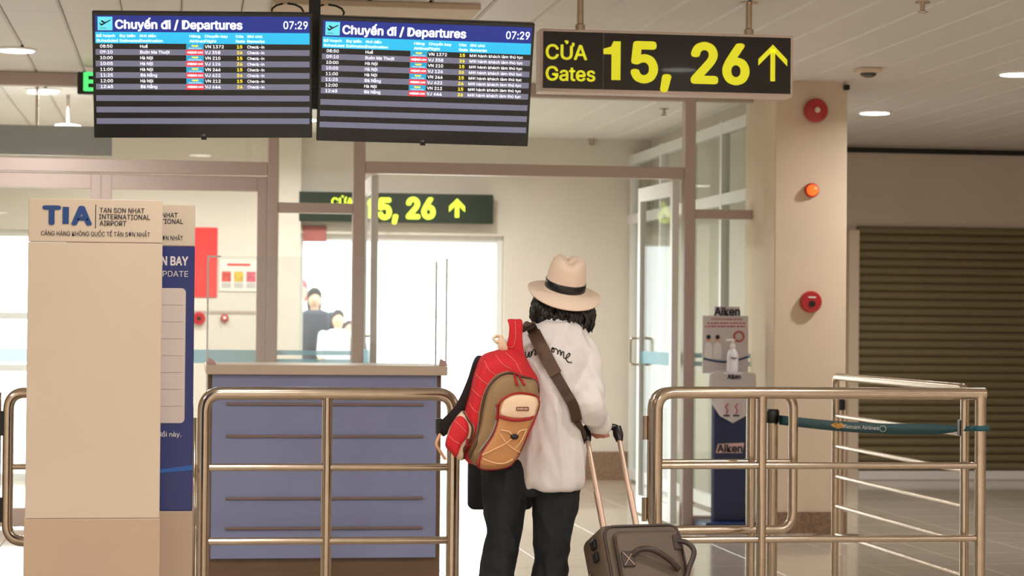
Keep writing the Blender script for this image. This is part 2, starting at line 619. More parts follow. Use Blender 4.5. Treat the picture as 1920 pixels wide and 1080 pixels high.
# ---- inner side wall (glazed frames in front of a pale wall)
si = struct(MB().box(XSIDE + .16, XSIDE + .3, YPART + .15, YFAR, 0, ZC + .03).build('wall_inner', M_WALL), 'pale inner side wall behind aluminium glazing')
for y in (YPART + .9, YPART + 1.9, YPART + 2.9, YFAR - .1):
    MB().box(XSIDE - .03, XSIDE + .03, y - .03, y + .03, 0, 2.75).build('post', M_ALU_WHITE_LIT, si)
for z in (0.06, 2.2, 2.70):
    MB().box(XSIDE - .028, XSIDE + .028, YPART + .15, YFAR, z - .04, z + .04).build('transom', M_ALU_WHITE_LIT, si)
MB().box(XSIDE - .004, XSIDE + .004, YPART + .15, YFAR, .1, 2.66).build('glass_pane', M_GLASS, si)
# dark fascia inside, upper left
a, b = at(-120, 231, 15.3), at(210, 293, 15.3)
fa = struct(MB().box(XL, b.x, 15.3, 15.36, b.z, a.z).build('trim_1', mat('fascia', (150, 152, 152), 0.2)), 'dark glossy fascia board hanging behind the glass')
for x in (XL + .6, b.x - .5):
    MB().box(x - .01, x + .01, 15.32, 15.34, a.z, ZC).build('hanger', M_ALU, fa)
# ceiling plate the screens hang from
pa, pb = atz(505, 22, ZC), atz(880, 30, ZC)
cpl = struct(MB().box(pa.x, pb.x, pa.y - .5, pa.y + .05, ZC - .03, ZC, .004, 1).build('trim_2', M_PILLAR), 'beige ceiling access plate above the screens')

# ================================================================== DOWNLIGHTS
M_LAMP = mat('lamp_diffuser', (255, 252, 244), 0.4, emit=14, ecol=(255, 250, 240))
M_LAMPRIM = mat('lamp_rim', (240, 238, 232), 0.3)
def downlight(p, label, watts, group=None, r=.105, col=(1, .975, .95)):
    t = thing('downlight', label, 'ceiling light', (p[0], p[1], ZC), group)
    MB().lathe((p[0], p[1], ZC), (0, 0, -1), [(r + .02, 0), (r + .02, .006), (r + .004, .012), (r, .012)]).build('rim', M_LAMPRIM, t, 'auto')
    MB().lathe((p[0], p[1], ZC), (0, 0, -1), [(r, .004), (r, .013), (r * .6, .016), (.01, .017)]).build('diffuser', M_LAMP, t, True)
    L = bpy.data.lights.new('lamp', 'AREA')
    L.shape = 'DISK'; L.size = 2 * r; L.energy = watts; L.color = col; L.spread = R(160)
    lo = bpy.data.objects.new('lamp', L); COL.objects.link(lo); lo.parent = t; lo.location = (0, 0, -.022)
seen = [((30, 92), 'large bright round downlight at the far left edge of the ceiling'),
        ((82, 168), 'smaller round downlight behind the glass above the exit sign'),
        ((1640, 210), 'round greenish white downlight right of the pillar top'),
        ((1908, 137), 'round downlight at the right edge of the ceiling')]
for (p, lab) in seen:
    downlight(atz(p[0], p[1], ZC), lab, HALL_W * (.7 if p[0] > 1000 else .9))
ORD = ('first', 'second', 'third', 'fourth', 'fifth')
for j, y in enumerate((-5.0, -2.0, 1.0, 4.4, 7.6)):
    for i, x in enumerate((-2.6, 0.2, 3.0, 5.8)):
        downlight((x, y), 'hall downlight in the %s row from the rear wall, %s from the left' % (ORD[j], ORD[i]), HALL_W * (.3 if j == 4 else 1), 'hall downlights')
for j, y in enumerate((15.7, 17.3)):  # added lamps that light the inner room, placed out of sight
    for i, x in enumerate((-.3, .95, 2.1)):
        downlight((x, y), 'added inner lamp hidden by the screens, %s row past the glass, %s from the left' % (ORD[j], ORD[i]), BACK_W, 'added inner lamps')

# ================================================================== COUNTER
M_BLUE = mat('blue_laminate', (152, 160, 202), 0.45, var=0.04, vscale=4)
M_WOOD = mat('brown_laminate', (128, 100, 76), 0.4, var=0.08, vscale=6, stretch=(1, 1, 6))
M_CTOP = mat('cream_worktop', (228, 206, 188), 0.35)
def cx(px): return at(px, 700, YCOUNT).x
def cz(py): return at(610, py, YCOUNT).z
ct = thing('check_in_counter', 'blue fronted check-in counter with cream top behind the left rail', 'counter', (cx(610), YCOUNT + .35, 0))
zb = cz(1047)
MB().box(cx(390), cx(829), YCOUNT + .03, YCOUNT + .65, 0, cz(703)).build('carcass', M_WOOD, ct)
MB().box(cx(398), cx(820), YCOUNT, YCOUNT + .03, zb, cz(703), .003, 1).build('front_panel', M_BLUE, ct)
MB().box(cx(386), cx(838), YCOUNT - .035, YCOUNT + .68, cz(703), cz(685), .006).build('worktop', M_CTOP, ct)
for y in (758, 818, 934, 990):
    MB().box(cx(425), cx(795), YCOUNT - .014, YCOUNT, cz(y + 2.4), cz(y - 2.4), .003, 1).build('slat', mat('slat_brown', (150, 128, 118), .4), ct)
zt = cz(685)
gd = thing('sneeze_guard', 'clear acrylic sneeze guard standing on the counter top', 'screen', (cx(610), YCOUNT + .1, zt))
za = cz(482)
xg0, xg1 = cx(388), cx(836)
MB().box(xg0, xg1, YCOUNT, YCOUNT + .005, zt, za).build('front_pane', M_ACRYL, gd)
for x in (xg0, xg1 - .005):
    MB().box(x, x + .005, YCOUNT + .005, YCOUNT + .42, zt, za - .004).build('side_pane', M_ACRYL, gd)
for x in (xg0 - .004, xg1 - .004):
    MB().box(x, x + .008, YCOUNT - .003, YCOUNT + .007, zt, za).build('pane_edge', M_ACRYLEDGE, gd)
MB().box(xg1 - .007, xg1 + .001, YCOUNT + .415, YCOUNT + .425, zt, za - .004).build('pane_edge', M_ACRYLEDGE, gd)
MB().box(xg0, xg0 + .06, YCOUNT - .002, YCOUNT + .004, za - .008, za).build('pane_edge', M_ACRYLEDGE, gd)
for x in (xg0, xg1 - .035):
    MB().prism([(x, YCOUNT - .01, zt), (x + .045, YCOUNT - .01, zt), (x + .035, YCOUNT - .01, zt + .02), (x + .008, YCOUNT - .01, zt + .035)], (0, .03, 0)).build('foot_clip', mat('pink_clip', (214, 178, 176), .3), gd)

# ================================================================== RAILS
RT = 0.027
def rail_thing(name, label, loc, cat='railing'):
    return thing(name, label, cat, loc)
def rx(px, Y=YR): return at(px, 850, Y).x
def rz(px, py, Y=YR): return at(px, py, Y).z
# left rail
t = rail_thing('guard_rail', 'polished steel guard rail in front of the blue counter', (rx(615), YR, 0))
x0, x1 = rx(382), rx(850)
ztop = rz(615, 738)
MB().tube(fillet([(x0, YR, 0), (x0, YR, ztop), (x1, YR, ztop), (x1, YR, 0)], .075, 8), RT, 16).build('frame', M_STEEL, t, 'auto')
MB().tube([(rx(613), YR, 0), (rx(613), YR, ztop)], .021, 14).build('post', M_STEEL, t, 'auto')
for y in (876, 1014):
    MB().tube([(x0, YR, rz(615, y)), (x1, YR, rz(615, y))], .0155, 12).build('crossbar', M_STEEL, t, 'auto')
MB().tube([(x0 - .036, YR + .01, 0), (x0 - .036, YR + .01, ztop - .1)], .006, 8).build('hinge_rod', M_STEEL, t, True)
MB().ball((x0 - .055, YR - .01, rz(355, 883)), .012).build('hinge_knob', M_STEEL, t, True)
for x in (x0, x1, rx(613)):
    MB().lathe((x, YR, 0), (0, 0, 1), [(.06, 0), (.06, .006), (.035, .012), (.03, .02)]).build('floor_flange', M_STEEL, t, 'auto')
# left swing gate behind the signs
YG = YR + .18
t = rail_thing('swing_gate', 'steel tube swing gate mostly hidden behind the tall white sign', (rx(150), YG, 0), 'gate')
x0, x1 = rx(15, YG), rx(352, YG)
za_, zb_ = rz(30, 736, YG), rz(30, 1015, YG)
MB().tube(fillet([(x0, YG, zb_), (x0, YG, za_), (x1, YG, za_), (x1, YG, zb_)], .07, 8, True), .022, 14, True).build('frame', M_STEEL, t, 'auto')
MB().tube([(x0, YG, rz(30, 875, YG)), (x1, YG, rz(30, 875, YG))], .012, 10).build('crossbar', M_STEEL, t, 'auto')
MB().tube([(x0 - .05, YG, 0), (x0 - .05, YG, za_)], .022, 12).build('hinge_post', M_STEEL, t, 'auto')
for z in (.9, .55):
    MB().box(x0 - .05, x0, YG - .012, YG + .012, z - .05, z + .05, .004, 1).build('hinge', M_BLACK, t)
# right long rail
t = rail_thing('guard_rail', 'long polished steel guard rail on the right with belt tied to its end post', (rx(1540), YR, 0))
x0, x1, xm = rx(1231), rx(1838), rx(1428)
ztop = rz(1540, 737)
MB().tube(fillet([(x0, YR, 0), (x0, YR, ztop), (x1 + .02, YR, ztop)], .075, 8), RT * .93, 16).build('frame', M_STEEL, t, 'auto')
MB().tube([(x1, YR, 0), (x1, YR, ztop)], .024, 14).build('end_post', M_STEEL, t, 'auto')
MB().tube([(xm, YR, 0), (xm, YR, ztop)], .021, 14).build('post', M_STEEL, t, 'auto')
for y in (873, 1011):
    MB().tube([(x0, YR, rz(1540, y)), (x1, YR, rz(1540, y))], .0145, 12).build('crossbar', M_STEEL, t, 'auto')
for x in (x0, x1, xm):
    MB().lathe((x, YR, 0), (0, 0, 1), [(.06, 0), (.06, .006), (.035, .012), (.03, .02)]).build('floor_flange', M_STEEL, t, 'auto')
# right swing gate
YG2 = YR + .2
t = rail_thing('swing_gate', 'rounded steel swing gate folded back behind the right guard rail', (rx(1355, YG2), YG2, 0), 'gate')
x0, x1 = rx(1222, YG2), rx(1487, YG2)
za_, zb_ = rz(1355, 735, YG2), rz(1355, 994, YG2)
MB().tube(fillet([(x0, YG2, zb_), (x0, YG2, za_), (x1, YG2, za_), (x1, YG2, zb_)], .075, 8, True), .02, 14, True).build('frame', M_STEEL, t, 'auto')
MB().tube([(x0, YG2, rz(1355, 866, YG2)), (x1, YG2, rz(1355, 866, YG2))], .012, 10).build('crossbar', M_STEEL, t, 'auto')
xm2 = rx(1408, YG2)
MB().tube([(xm2, YG2, 0), (xm2, YG2, za_)], .019, 12).build('post', M_STEEL, t, 'auto')
MB().lathe((xm2, YG2, 0), (0, 0, 1), [(.06, 0), (.06, .006), (.03, .02)]).build('floor_flange', M_STEEL, t, 'auto')
for y in (802, 955):
    z = rz(1216, y, YG2)
    MB().tube([(x0 - .03, YG2, z - .05), (x0 - .03, YG2, z + .05)], .012, 10).build('hinge', M_STEEL, t, 'auto')
# side rail running back
XS = rx(1824)
t = rail_thing('side_rail', 'steel side rail of six bars running back towards the pillar', (XS, YR + 1.1, 0))
yb_ = YR + 2.0
zs_ = [rz(1822, y) for y in (729, 817, 886, 954, 1021, 1085)]
MB().tube(fillet([(XS, YR + .1, 0), (XS, YR + .1, zs_[0]), (XS, yb_, zs_[0]), (XS, yb_, 0)], .04, 6), .019, 12).build('frame', M_STEEL, t, 'auto')
for z in zs_[1:]:
    MB().tube([(XS, YR + .1, z), (XS, yb_, z)], .0105, 10).build('crossbar', M_STEEL, t, 'auto')
for y in (YR + .1, yb_):
    MB().lathe((XS, y, 0), (0, 0, 1), [(.05, 0), (.05, .006), (.025, .015)]).build('floor_flange', M_STEEL, t, 'auto')

# ---- belt stanchions
M_BELT = mat('teal_belt', (18, 78, 88), 0.6, bump=.1, bscale=300)
def stanchion(px, Y, h, label):
    x = at(px, 850, Y).x
    t = thing('belt_stanchion', label, 'stanchion', (x, Y, 0), 'belt stanchions')
    MB().lathe((x, Y, 0), (0, 0, 1), [(.17, 0), (.17, .012), (.15, .02), (.04, .03)]).build('base', M_STEEL, t, 'auto')
    MB().tube([(x, Y, .02), (x, Y, h - .06)], .028, 16).build('post', M_STEEL, t, 'auto')
    MB().lathe((x, Y, h - .07), (0, 0, 1), [(.032, 0), (.034, .01), (.034, .06), (.028, .07)]).build('belt_head', M_BLACK, t, 'auto')
    return x
YS1 = 11.0
xs1_ = stanchion(1448, YS1, at(1448, 767, YS1).z, 'steel belt stanchion just behind the right swing gate')
YS2 = 13.5
stanchion(1574, YS2, at(1574, 748, YS2).z, 'steel belt stanchion standing at the foot of the pillar')
# belt between the stanchion and the end post: a ribbon in real space
p0 = Vector((xs1_ + .03, YS1 - .02, at(1458, 787, YS1).z))
p1 = Vector((rx(1838) - .02, YR - .02, rz(1838, 803)))
NB = 40
vs, fs = [], []
for i in range(NB + 1):
    u = i / NB
    c = p0.lerp(p1, u) + Vector((0, 0, -.02 * math.sin(math.pi * u)))
    hw = .024 - .012 * max(0, 1 - abs(u - .93) / .12)
    tw = max(0, (u - .86) / .14) * 1.1
    up = Vector((.6 * math.sin(tw), -.3 * math.sin(tw), math.cos(tw)))
    n_ = Vector((-.97, -.2, 0)) * .0012
    vs += [c + up * hw - n_, c - up * hw - n_, c - up * hw + n_, c + up * hw + n_]
for i in range(NB):
    a = i * 4
    for k in range(4):
        l = (k + 1) % 4
        fs.append((a + k, a + l, a + 4 + l, a + 4 + k))
fs += [(0, 1, 2, 3), (NB * 4 + 3, NB * 4 + 2, NB * 4 + 1, NB * 4)]
be = thing('barrier_belt', 'dark teal airline barrier belt stretched to the end post', 'belt', p0.lerp(p1, .5))
bo = MB().add(vs, fs).build('webbing', M_BELT, be, True)
kz = p1 + Vector((-.03, 0, 0))
MB().tube([p1 + Vector((0.02 + .03 * math.cos(a), .02 + .03 * math.sin(a), 0)) for a in [2 * math.pi * k / 16 for k in range(16)]], .012, 8, True).build('knot_loop', M_BELT, be, True)
kp = p0.lerp(p1, .93)
MB().box(kp.x - .012, kp.x + .012, kp.y - .02, kp.y + .02, kp.z - .035, kp.z + .035, .006).build('buckle', M_BLACK, be)
bdir = (p1 - p0).normalized()
bn = bdir.cross(Vector((0, 0, 1))).normalized()
if bn.y > 0: bn = -bn
def belt_pt(px):
    # parameter along the belt from a pixel column
    best = min(range(401), key=lambda k: abs(((p0.lerp(p1, k / 400) - CAM).dot(Rt) / (p0.lerp(p1, k / 400) - CAM).dot(Fw)) * F_PX + 960 - px))
    u = best / 400
    return p0.lerp(p1, u) + Vector((0, 0, -.02 * math.sin(math.pi * u))) + bn * .004
q0, q1 = belt_pt(1581), belt_pt(1649)
M_PRINTW = mat('white_print', (235, 238, 236), .5)
M_GOLD = mat('gold_print', (240, 176, 50), .5)
MB().text('Vietnam Airlines', q0 - Vector((0, 0, .008)), bdir, (0, 0, 1), .017, fit=(q1 - q0).length, bold=.01).build('lettering', M_PRINTW, be)
lo_ = MB()
lc = belt_pt(1573)
for k in range(-2, 3):
    a = k * .5
    d = bdir * math.sin(a) * 4.5 + Vector((0, 0, math.cos(a)))
    s_ = d.cross(bn).normalized()
    lo_.add([lc - Vector((0, 0, .012)), lc + d * .009 + s_ * .012, lc + d * .022 - Vector((0, 0, .008)), lc + d * .009 - s_ * .012], [(0, 1, 2, 3)])
lo_.build('lotus_emblem', M_GOLD, be)
ec = belt_pt(1657)
MB().tube([ec + bdir * math.cos(a) * .03 + Vector((0, 0, math.sin(a) * .013)) for a in [2 * math.pi * k / 20 for k in range(20)]], .0012, 5, True).build('round_emblem', M_PRINTW, be)

# ================================================================== TALL WHITE SIGNS
M_CREAM = mat('cream_board', (200, 183, 163), 0.28, var=0.02, vscale=3, coat=.3)
M_CREAMB = mat('cream_base', (184, 158, 134), 0.4, var=.03, vscale=3)
M_NAVY = mat('navy_print', (10, 34, 104), 0.3, coat=.3)
M_INK = mat('dark_ink', (22, 26, 44), .5)
M_LOGO = mat('logo_blue', (22, 62, 120), .4)
def tall_sign(Y, xl, wd, label, second):
    z1 = 1.753
    t = thing('standing_sign', label, 'sign', (xl + wd / 2, Y + .06, 0))
    s = wd / 254.0
    zsplit, zhead = .615, z1 - 83 * s
    MB().box(xl, xl + wd, Y, Y + .12, zhead + .001, z1, .002, 1).build('header_board', M_CREAM, t)
    MB().box(xl, xl + wd, Y, Y + .12, zsplit + .001, zhead - .001, .002, 1).build('panel', M_NAVY if second else M_CREAM, t)
    MB().box(xl - .003, xl + wd + .003, Y - .003, Y + .125, 0, zsplit, .002, 1).build('base', M_CREAMB, t)
    yt = Y - .0015
    def P(px, py):   # sign pixels measured from the board's own top left corner
        return Vector((xl + (px - 51) * s, yt, z1 - (py - 386) * s))
    X, Z = (1, 0, 0), (0, 0, 1)
    tl = MB().text('T', P(77, 434.5), X, Z, 33 * s, fit=35 * s, bold=.045)
    tl.box(P(115, 0).x, P(127, 0).x, yt, yt + .001, P(0, 434.5).z, P(0, 401.5).z)
    tl.text('A', P(131, 434.5), X, Z, 33 * s, fit=40 * s, bold=.045)
    tl.build('lettering', M_LOGO, t)
    MB().box(P(177, 0).x, P(178.3, 0).x, yt, yt + .001, P(0, 442).z, P(0, 396).z).build('logo_divider', M_INK, t)
    b = MB()
    b.text('TAN SON NHAT', P(185, 411.5), X, Z, 9.3 * s, fit=85 * s, bold=.01)
    b.text('INTERNATIONAL', P(184, 424), X, Z, 9.3 * s, fit=97 * s, bold=.012)
    b.text('AIRPORT', P(185, 436.5), X, Z, 9.3 * s, fit=51 * s, bold=.012)
    b.text('CẢNG HÀNG KHÔNG QUỐC TẾ TÂN SƠN NHẤT', P(75, 457), X, Z, 8.6 * s, fit=206 * s, bold=.006)
    b.build('lettering', M_INK, t)
    if second:
        w_ = MB()
        w_.text('CHUYẾN BAY', P(292, 507), X, Z, 17 * s, fit=116 * s, bold=.03, align='R')
        w_.text('UPDATE', P(292, 530), X, Z, 11.5 * s, fit=62 * s, align='R')
        w_.build('lettering', mat('pale_print', (214, 206, 204), .4), t)
        MB().text('đổi này.', P(282, 850), X, Z, 9 * s, fit=46 * s, bold=.01, align='R').build('lettering', mat('pale_print', (214, 206, 204), .4), t)
        x0, x1, za, zb2 = P(80, 0).x, P(288, 0).x, P(0, 553).z, P(0, 823).z
        r = .016
        pts = []
        for (cx_, cz_, a0) in ((x1 - r, za - r, 0), (x0 + r, za - r, 90), (x0 + r, zb2 + r, 180), (x1 - r, zb2 + r, 270)):
            for k in range(6):
                a = R(a0 + k * 18)
                pts.append((cx_ + r * math.cos(a), yt, cz_ + r * math.sin(a)))
        MB().prism(pts, (0, .001, 0)).build('white_box', mat('box_print', (206, 190, 182), .35), t)
        ln = MB()
        for k in range(7):
            z = za - (k + 1) * (za - zb2) / 8
            ln.box(x0 + .01, x1 - .01, yt - .0006, yt, z - .0006, z + .0006)
        ln.build('ruled_lines', mat('rule_print', (150, 140, 136), .5), t)
        sw = MB()
        pts = [P(60 + 245 * k / 14, 925 - 18 * (k / 14) ** 2) for k in range(15)]
        lower = [P(60 + 245 * k / 14, 929 - 12 * (k / 14) ** 2) for k in range(14, -1, -1)]
        sw.prism([Vector(p) for p in pts + lower], (0, .001, 0))
        sw.build('swoosh', mat('swoosh_blue', (30, 90, 170), .3), t)
    return t
YT = 8.12
xt = at(51, 600, YT).x
wt = at(303, 600, YT).x - xt
tall_sign(YT, xt, wt, 'tall cream airport sign with blank front panel at the left', False)
YT2 = 8.42
xt2 = at(364, 600, YT2).x - wt
tall_sign(YT2, xt2, wt, 'tall navy blue flight update sign half hidden behind the cream sign', True)

# ================================================================== SCREENS
M_SCRBLACK = mat('screen_black', (3, 4, 6), .3, emit=.2, ecol=(6, 8, 14))
def em(name, c, k): return mat(name, c, .5, emit=k, ecol=c)
M_SNAVY = em('screen_navy', (28, 44, 128), .9)
M_SCYAN = em('screen_cyan', (40, 176, 226), .9)
M_SROW = em('screen_row', (104, 106, 128), .85)
M_STXT = em('screen_white', (240, 242, 250), 1.0)
M_SYEL = em('screen_yellow', (240, 224, 60), 1.0)
M_STEAL = em('screen_teal', (40, 150, 190), .9)
M_SRED = em('screen_red', (226, 48, 62), .9)
M_SICON = em('screen_icon', (96, 210, 226), .9)
ROWS = [('08:50', 'Huế', 'VN 1372', '15'), ('09:10', 'Buôn Ma Thuột', 'VJ 358', '26'), ('10:00', 'Hà Nội', 'VN 210', '15'), ('10:05', 'Hà Nội', 'VJ 126', '26'),
        ('11:00', 'Hà Nội', 'VN 246', '15'), ('11:25', 'Đà Nẵng', 'VJ 622', '26'), ('12:00', 'Hà Nội', 'VN 212', '15'), ('12:45', 'Đà Nẵng', 'VJ 644', '26')]
def monitor(cpx, cpy, Y, W, Hh, pitch, rollz, label, remark, rfit):
    c = at(cpx, cpy, Y)
    t = thing('departure_screen', label, 'screen', c, 'departure screens')
    Mx = Matrix.Translation(c) @ Matrix.Rotation(rollz, 4, 'Y') @ Matrix.Rotation(pitch, 4, 'X')
    def mb(): return MB(Mx)
    bz = .012
    mb().box(-W / 2, W / 2, 0, .045, -Hh / 2, Hh / 2, .004).build('case', M_BLACK, t)
    mb().box(-.14, .14, .045, .085, -.14, .14, .01).build('wall_bracket', M_BLACK, t)
    sx0, sx1, sz0, sz1 = -W / 2 + bz, W / 2 - bz, -Hh / 2 + .03, Hh / 2 - .018
    mb().box(sx0, sx1, -.002, .001, sz0, sz1).build('display', M_SCRBLACK, t)
    SW, SH = sx1 - sx0, sz1 - sz0
    def U(u): return sx0 + u * SW
    def V(v): return sz1 - v * SH
    def rect(b, u0, u1, v0, v1, y): b.box(U(u0), U(u1), -y - .0004, -y, V(v1), V(v0))
    b = mb(); rect(b, 0, 1, 0, .142, .002); b.build('title_band', M_SNAVY, t)
    b = mb(); rect(b, 0, 1, .142, .24, .002); b.build('heading_band', M_SCYAN, t)
    p = .0498
    for i in range(1, 14, 2):
        b = mb(); rect(b, 0, 1, .24 + p * i, .24 + p * (i + 1), .002); b.build('row_band', M_SROW, t)
    b = mb(); rect(b, .012, .08, .012, .128, .003); b.build('departure_icon', M_SICON, t)
    b = mb()
    y = -.0042
    def ip(u, v): return (U(u), y, V(v))
    b.add([ip(.02, .108), ip(.05, .108), ip(.05, .112), ip(.02, .112)], [(3, 2, 1, 0)])
    b.add([ip(.022, .082), ip(.07, .036), ip(.073, .042), ip(.03, .09)], [(3, 2, 1, 0)])
    b.add([ip(.036, .066), ip(.025, .044), ip(.031, .042), ip(.048, .058)], [(3, 2, 1, 0)])
    b.add([ip(.026, .08), ip(.017, .064), ip(.021, .063), ip(.032, .075)], [(3, 2, 1, 0)])
    b.build('plane_symbol', M_INK, t)
    X, Z = (1, 0, 0), (0, 0, 1)
    b = mb()
    def T(s, u, v, h, fit=None, bold=.012, align='L', tgt=None):
        (tgt or b).text(s, (U(u), -.0036, V(v)), X, Z, h * SH, fit=fit * SW if fit else None, bold=bold, align=align)
    T('Chuyến đi / Departures', .092, .112, .072, .592, .03)
    T('07:29', .876, .106, .065, .115, .012)
    for (u, a, c2, f1, f2) in ((.006, 'Kế hoạch', 'Scheduled', .085, .098), (.113, 'Dự kiến', 'Estimated', .072, .094), (.206, 'Nơi đến', 'Destination', .074, .106),
                               (.436, 'Hãng', 'Airlines', .05, .07), (.507, 'Chuyến bay', 'Flight', .108, .054), (.652, 'Cửa', 'Gate', .035, .043), (.706, 'Ghi chú', 'Remarks', .07, .082)):
        T(a, u, .185, .022, f1, .012)
        T(c2, u, .227, .022, f2, .012)
    ye = mb()
    for i, (tm, de, fl_, ga) in enumerate(ROWS):
        v = .24 + p * i + .037
        T(tm, .021, v, .026, .058)
        T(de, .206, v, .026, None)
        T(fl_, .507, v, .026, .089 if i == 0 else .073)
        T(remark, .706, v, .024, rfit)
        T(ga, .657, v, .026, .026, .02, 'L', ye)
    b.build('screen_print', M_STXT, t)
    ye.build('screen_print', M_SYEL, t)
    for i in range(8):
        v0 = .24 + p * i
        q = mb(); rect(q, .42, .502, v0, v0 + p, .0026); q.build('airline_cell', M_SRED if i % 2 else M_STEAL, t)
        q = mb()
        if i % 2:
            T('vietjetair.com', .424, v0 + .034, .022, .074, .02, 'L', q)
            q.build('screen_print', M_STXT, t)
        else:
            T('Vietnam Airlines', .43, v0 + .043, .011, .062, .0, 'L', q)
            q.build('screen_print', M_STXT, t)
            q = mb()
            for k in range(-1, 2):
                q.add([ip(.461 + k * .005, v0 + .028), ip(.461 + k * .011 + .006, v0 + .018), ip(.461 + k * .011, v0 + .008), ip(.461 + k * .011 - .006, v0 + .018)], [(3, 2, 1, 0)])
            q.build('lotus_emblem', M_SYEL, t)
    q = mb(); q.box(-.012, .012, -.004, .0, -Hh / 2 - .008, -Hh / 2 + .004, .002, 1); q.build('sensor_tab', M_BLACK, t)
    q = mb(); q.text('LG', (-.008, -.0025, -Hh / 2 + .009), X, Z, .008, bold=.01); q.build('lettering', mat('logo_grey', (190, 190, 195), .4), t)
    return t
YM = 9.75
MW = .938
monitor(381.5, 141, YM, MW, .545, R(12), R(-1.2), 'left departures screen with check-in remarks hanging from the ceiling', 'Check-in', .08)
monitor(798, 154, YM, MW, .55, R(16), R(.4), 'right departures screen with longer remarks hanging beside the gate sign', 'Mời hành khách làm thủ tục', .258)
# the pole the screens hang from
pc = at(589, 100, YM + .14)
t = thing('screen_mount', 'black ceiling pole carrying both departure screens', 'mount', (pc.x, YM + .14, ZC))
zb3 = at(589, 205, YM + .14).z
MB().box(pc.x - .025, pc.x + .025, YM + .115, YM + .165, zb3, ZC, .003, 1).build('pole', M_BLACK, t)
MB().box(pc.x - .62, pc.x + .62, YM + .10, YM + .13, at(589, 150, YM).z - .02, at(589, 150, YM).z + .02).build('arm', M_BLACK, t)
for sx in (-.12, .06):
    pts = [(pc.x + sx + .07 * math.sin(a) - .0, YM + .13, at(589, 28, YM).z + .03 + .035 * math.cos(a * 1.0)) for a in [k * .5 for k in range(13)]]
    MB().tube(pts, .005, 6).build('cable', M_BLACK, t, True)

# ================================================================== GATE SIGNS
M_SGN = mat('sign_black', (26, 20, 20), .22, coat=.2)
M_YEL = mat('sign_yellow', (226, 220, 40), .4, emit=.55, ecol=(226, 226, 40))
def numeral_one(b, p, h, wd):
    P_ = [(.47, 0), (1, 0), (1, 1), (.58, 1), (.44, .86), (0, .80), (0, .66), (.47, .66)]
    p = Vector(p)
    v = [p + Vector((x * wd, 0, z * h)) for x, z in P_]
    return b.add(v, [(0, 1, 2, 7), (7, 2, 3, 4), (7, 4, 5, 6)])
def arrow(b, c, ux, uz, h, wd, th):
    ux, uz, c = Vector(ux), Vector(uz), Vector(c)
    def p(x, z): return c + ux * x + uz * z
    b.add([p(-th / 2, -h / 2), p(th / 2, -h / 2), p(th / 2, h / 2 - th), p(-th / 2, h / 2 - th)], [(0, 1, 2, 3)])
    for s_ in (-1, 1):
        b.add([p(0, h / 2), p(s_ * wd / 2, h / 2 - wd / 2), p(s_ * wd / 2, h / 2 - wd / 2 - th * 1.35), p(0, h / 2 - th * 1.35)], [(0, 1, 2, 3)] if s_ < 0 else [(3, 2, 1, 0)])
    return b
YSG = 10.45
a_, b_ = at(1013, 115, YSG), at(1487, 122, YSG)
zt_, zb_ = at(1250, 60, YSG).z, at(1250, 177, YSG).z
t = thing('gate_sign', 'black hanging gate sign reading 15, 26 in large yellow figures', 'sign', ((a_.x + b_.x) / 2, YSG, ZC))
M_FRAME = mat('sign_frame', (226, 206, 196), .35, .0)
MB().box(a_.x, b_.x, YSG, YSG + .13, zb_, zt_, .004, 1).build('housing', M_FRAME, t)
xi0, xi1 = a_.x + .013, b_.x - .013
zi0, zi1 = zb_ + .016, zt_ - .013
xsplit = at(1131, 115, YSG).x
MB().box(xi0, xsplit - .001, YSG - .003, YSG, zi0, zi1).build('face_panel', M_SGN, t)
MB().box(xsplit + .001, xi1, YSG - .003, YSG, zi0, zi1).build('face_panel', M_SGN, t)
for px in (1088, 1404):
    x = at(px, 40, YSG + .06).x
    MB().tube([(x, YSG + .06, zt_), (x, YSG + .06, ZC)], .016, 12).build('hanger', M_STEEL, t, 'auto')
    MB().lathe((x, YSG + .06, ZC), (0, 0, -1), [(.045, 0), (.045, .005), (.02, .008)]).build('ceiling_flange', M_STEEL, t, 'auto')
    MB().lathe((x, YSG + .06, zt_), (0, 0, 1), [(.024, 0), (.024, .03), (.016, .035)]).build('collar', M_STEEL, t, 'auto')
def SP(px, py): return at(px, py, YSG - .005)
X, Z = (1, 0, 0), (0, 0, 1)
k = (at(1487, 120, YSG) - at(1013, 120, YSG)).length / 474
b = MB()
b.text('CỬA', SP(1023, 110), X, Z, 26 * k, fit=77 * k, bold=.02)
b.build('lettering', M_YEL, t)
MB().text('Gates', SP(1023, 150), X, Z, 25 * k, fit=92 * k, bold=.02).build('lettering', M_YEL, t)
b = MB()
numeral_one(b, SP(1131, 149.5), 71 * k, 32 * k)
b.text('5,', SP(1182, 151), X, Z, 69 * k, fit=77 * k, bold=.035)
MB().text('26', SP(1295, 153), X, Z, 69 * k, fit=111 * k, bold=.035).build('lettering', M_YEL, t)
b.build('lettering', M_YEL, t)
arrow(MB(), SP(1449, 118), X, Z, 68 * k, 55 * k, 9 * k).build('arrow', M_YEL, t)
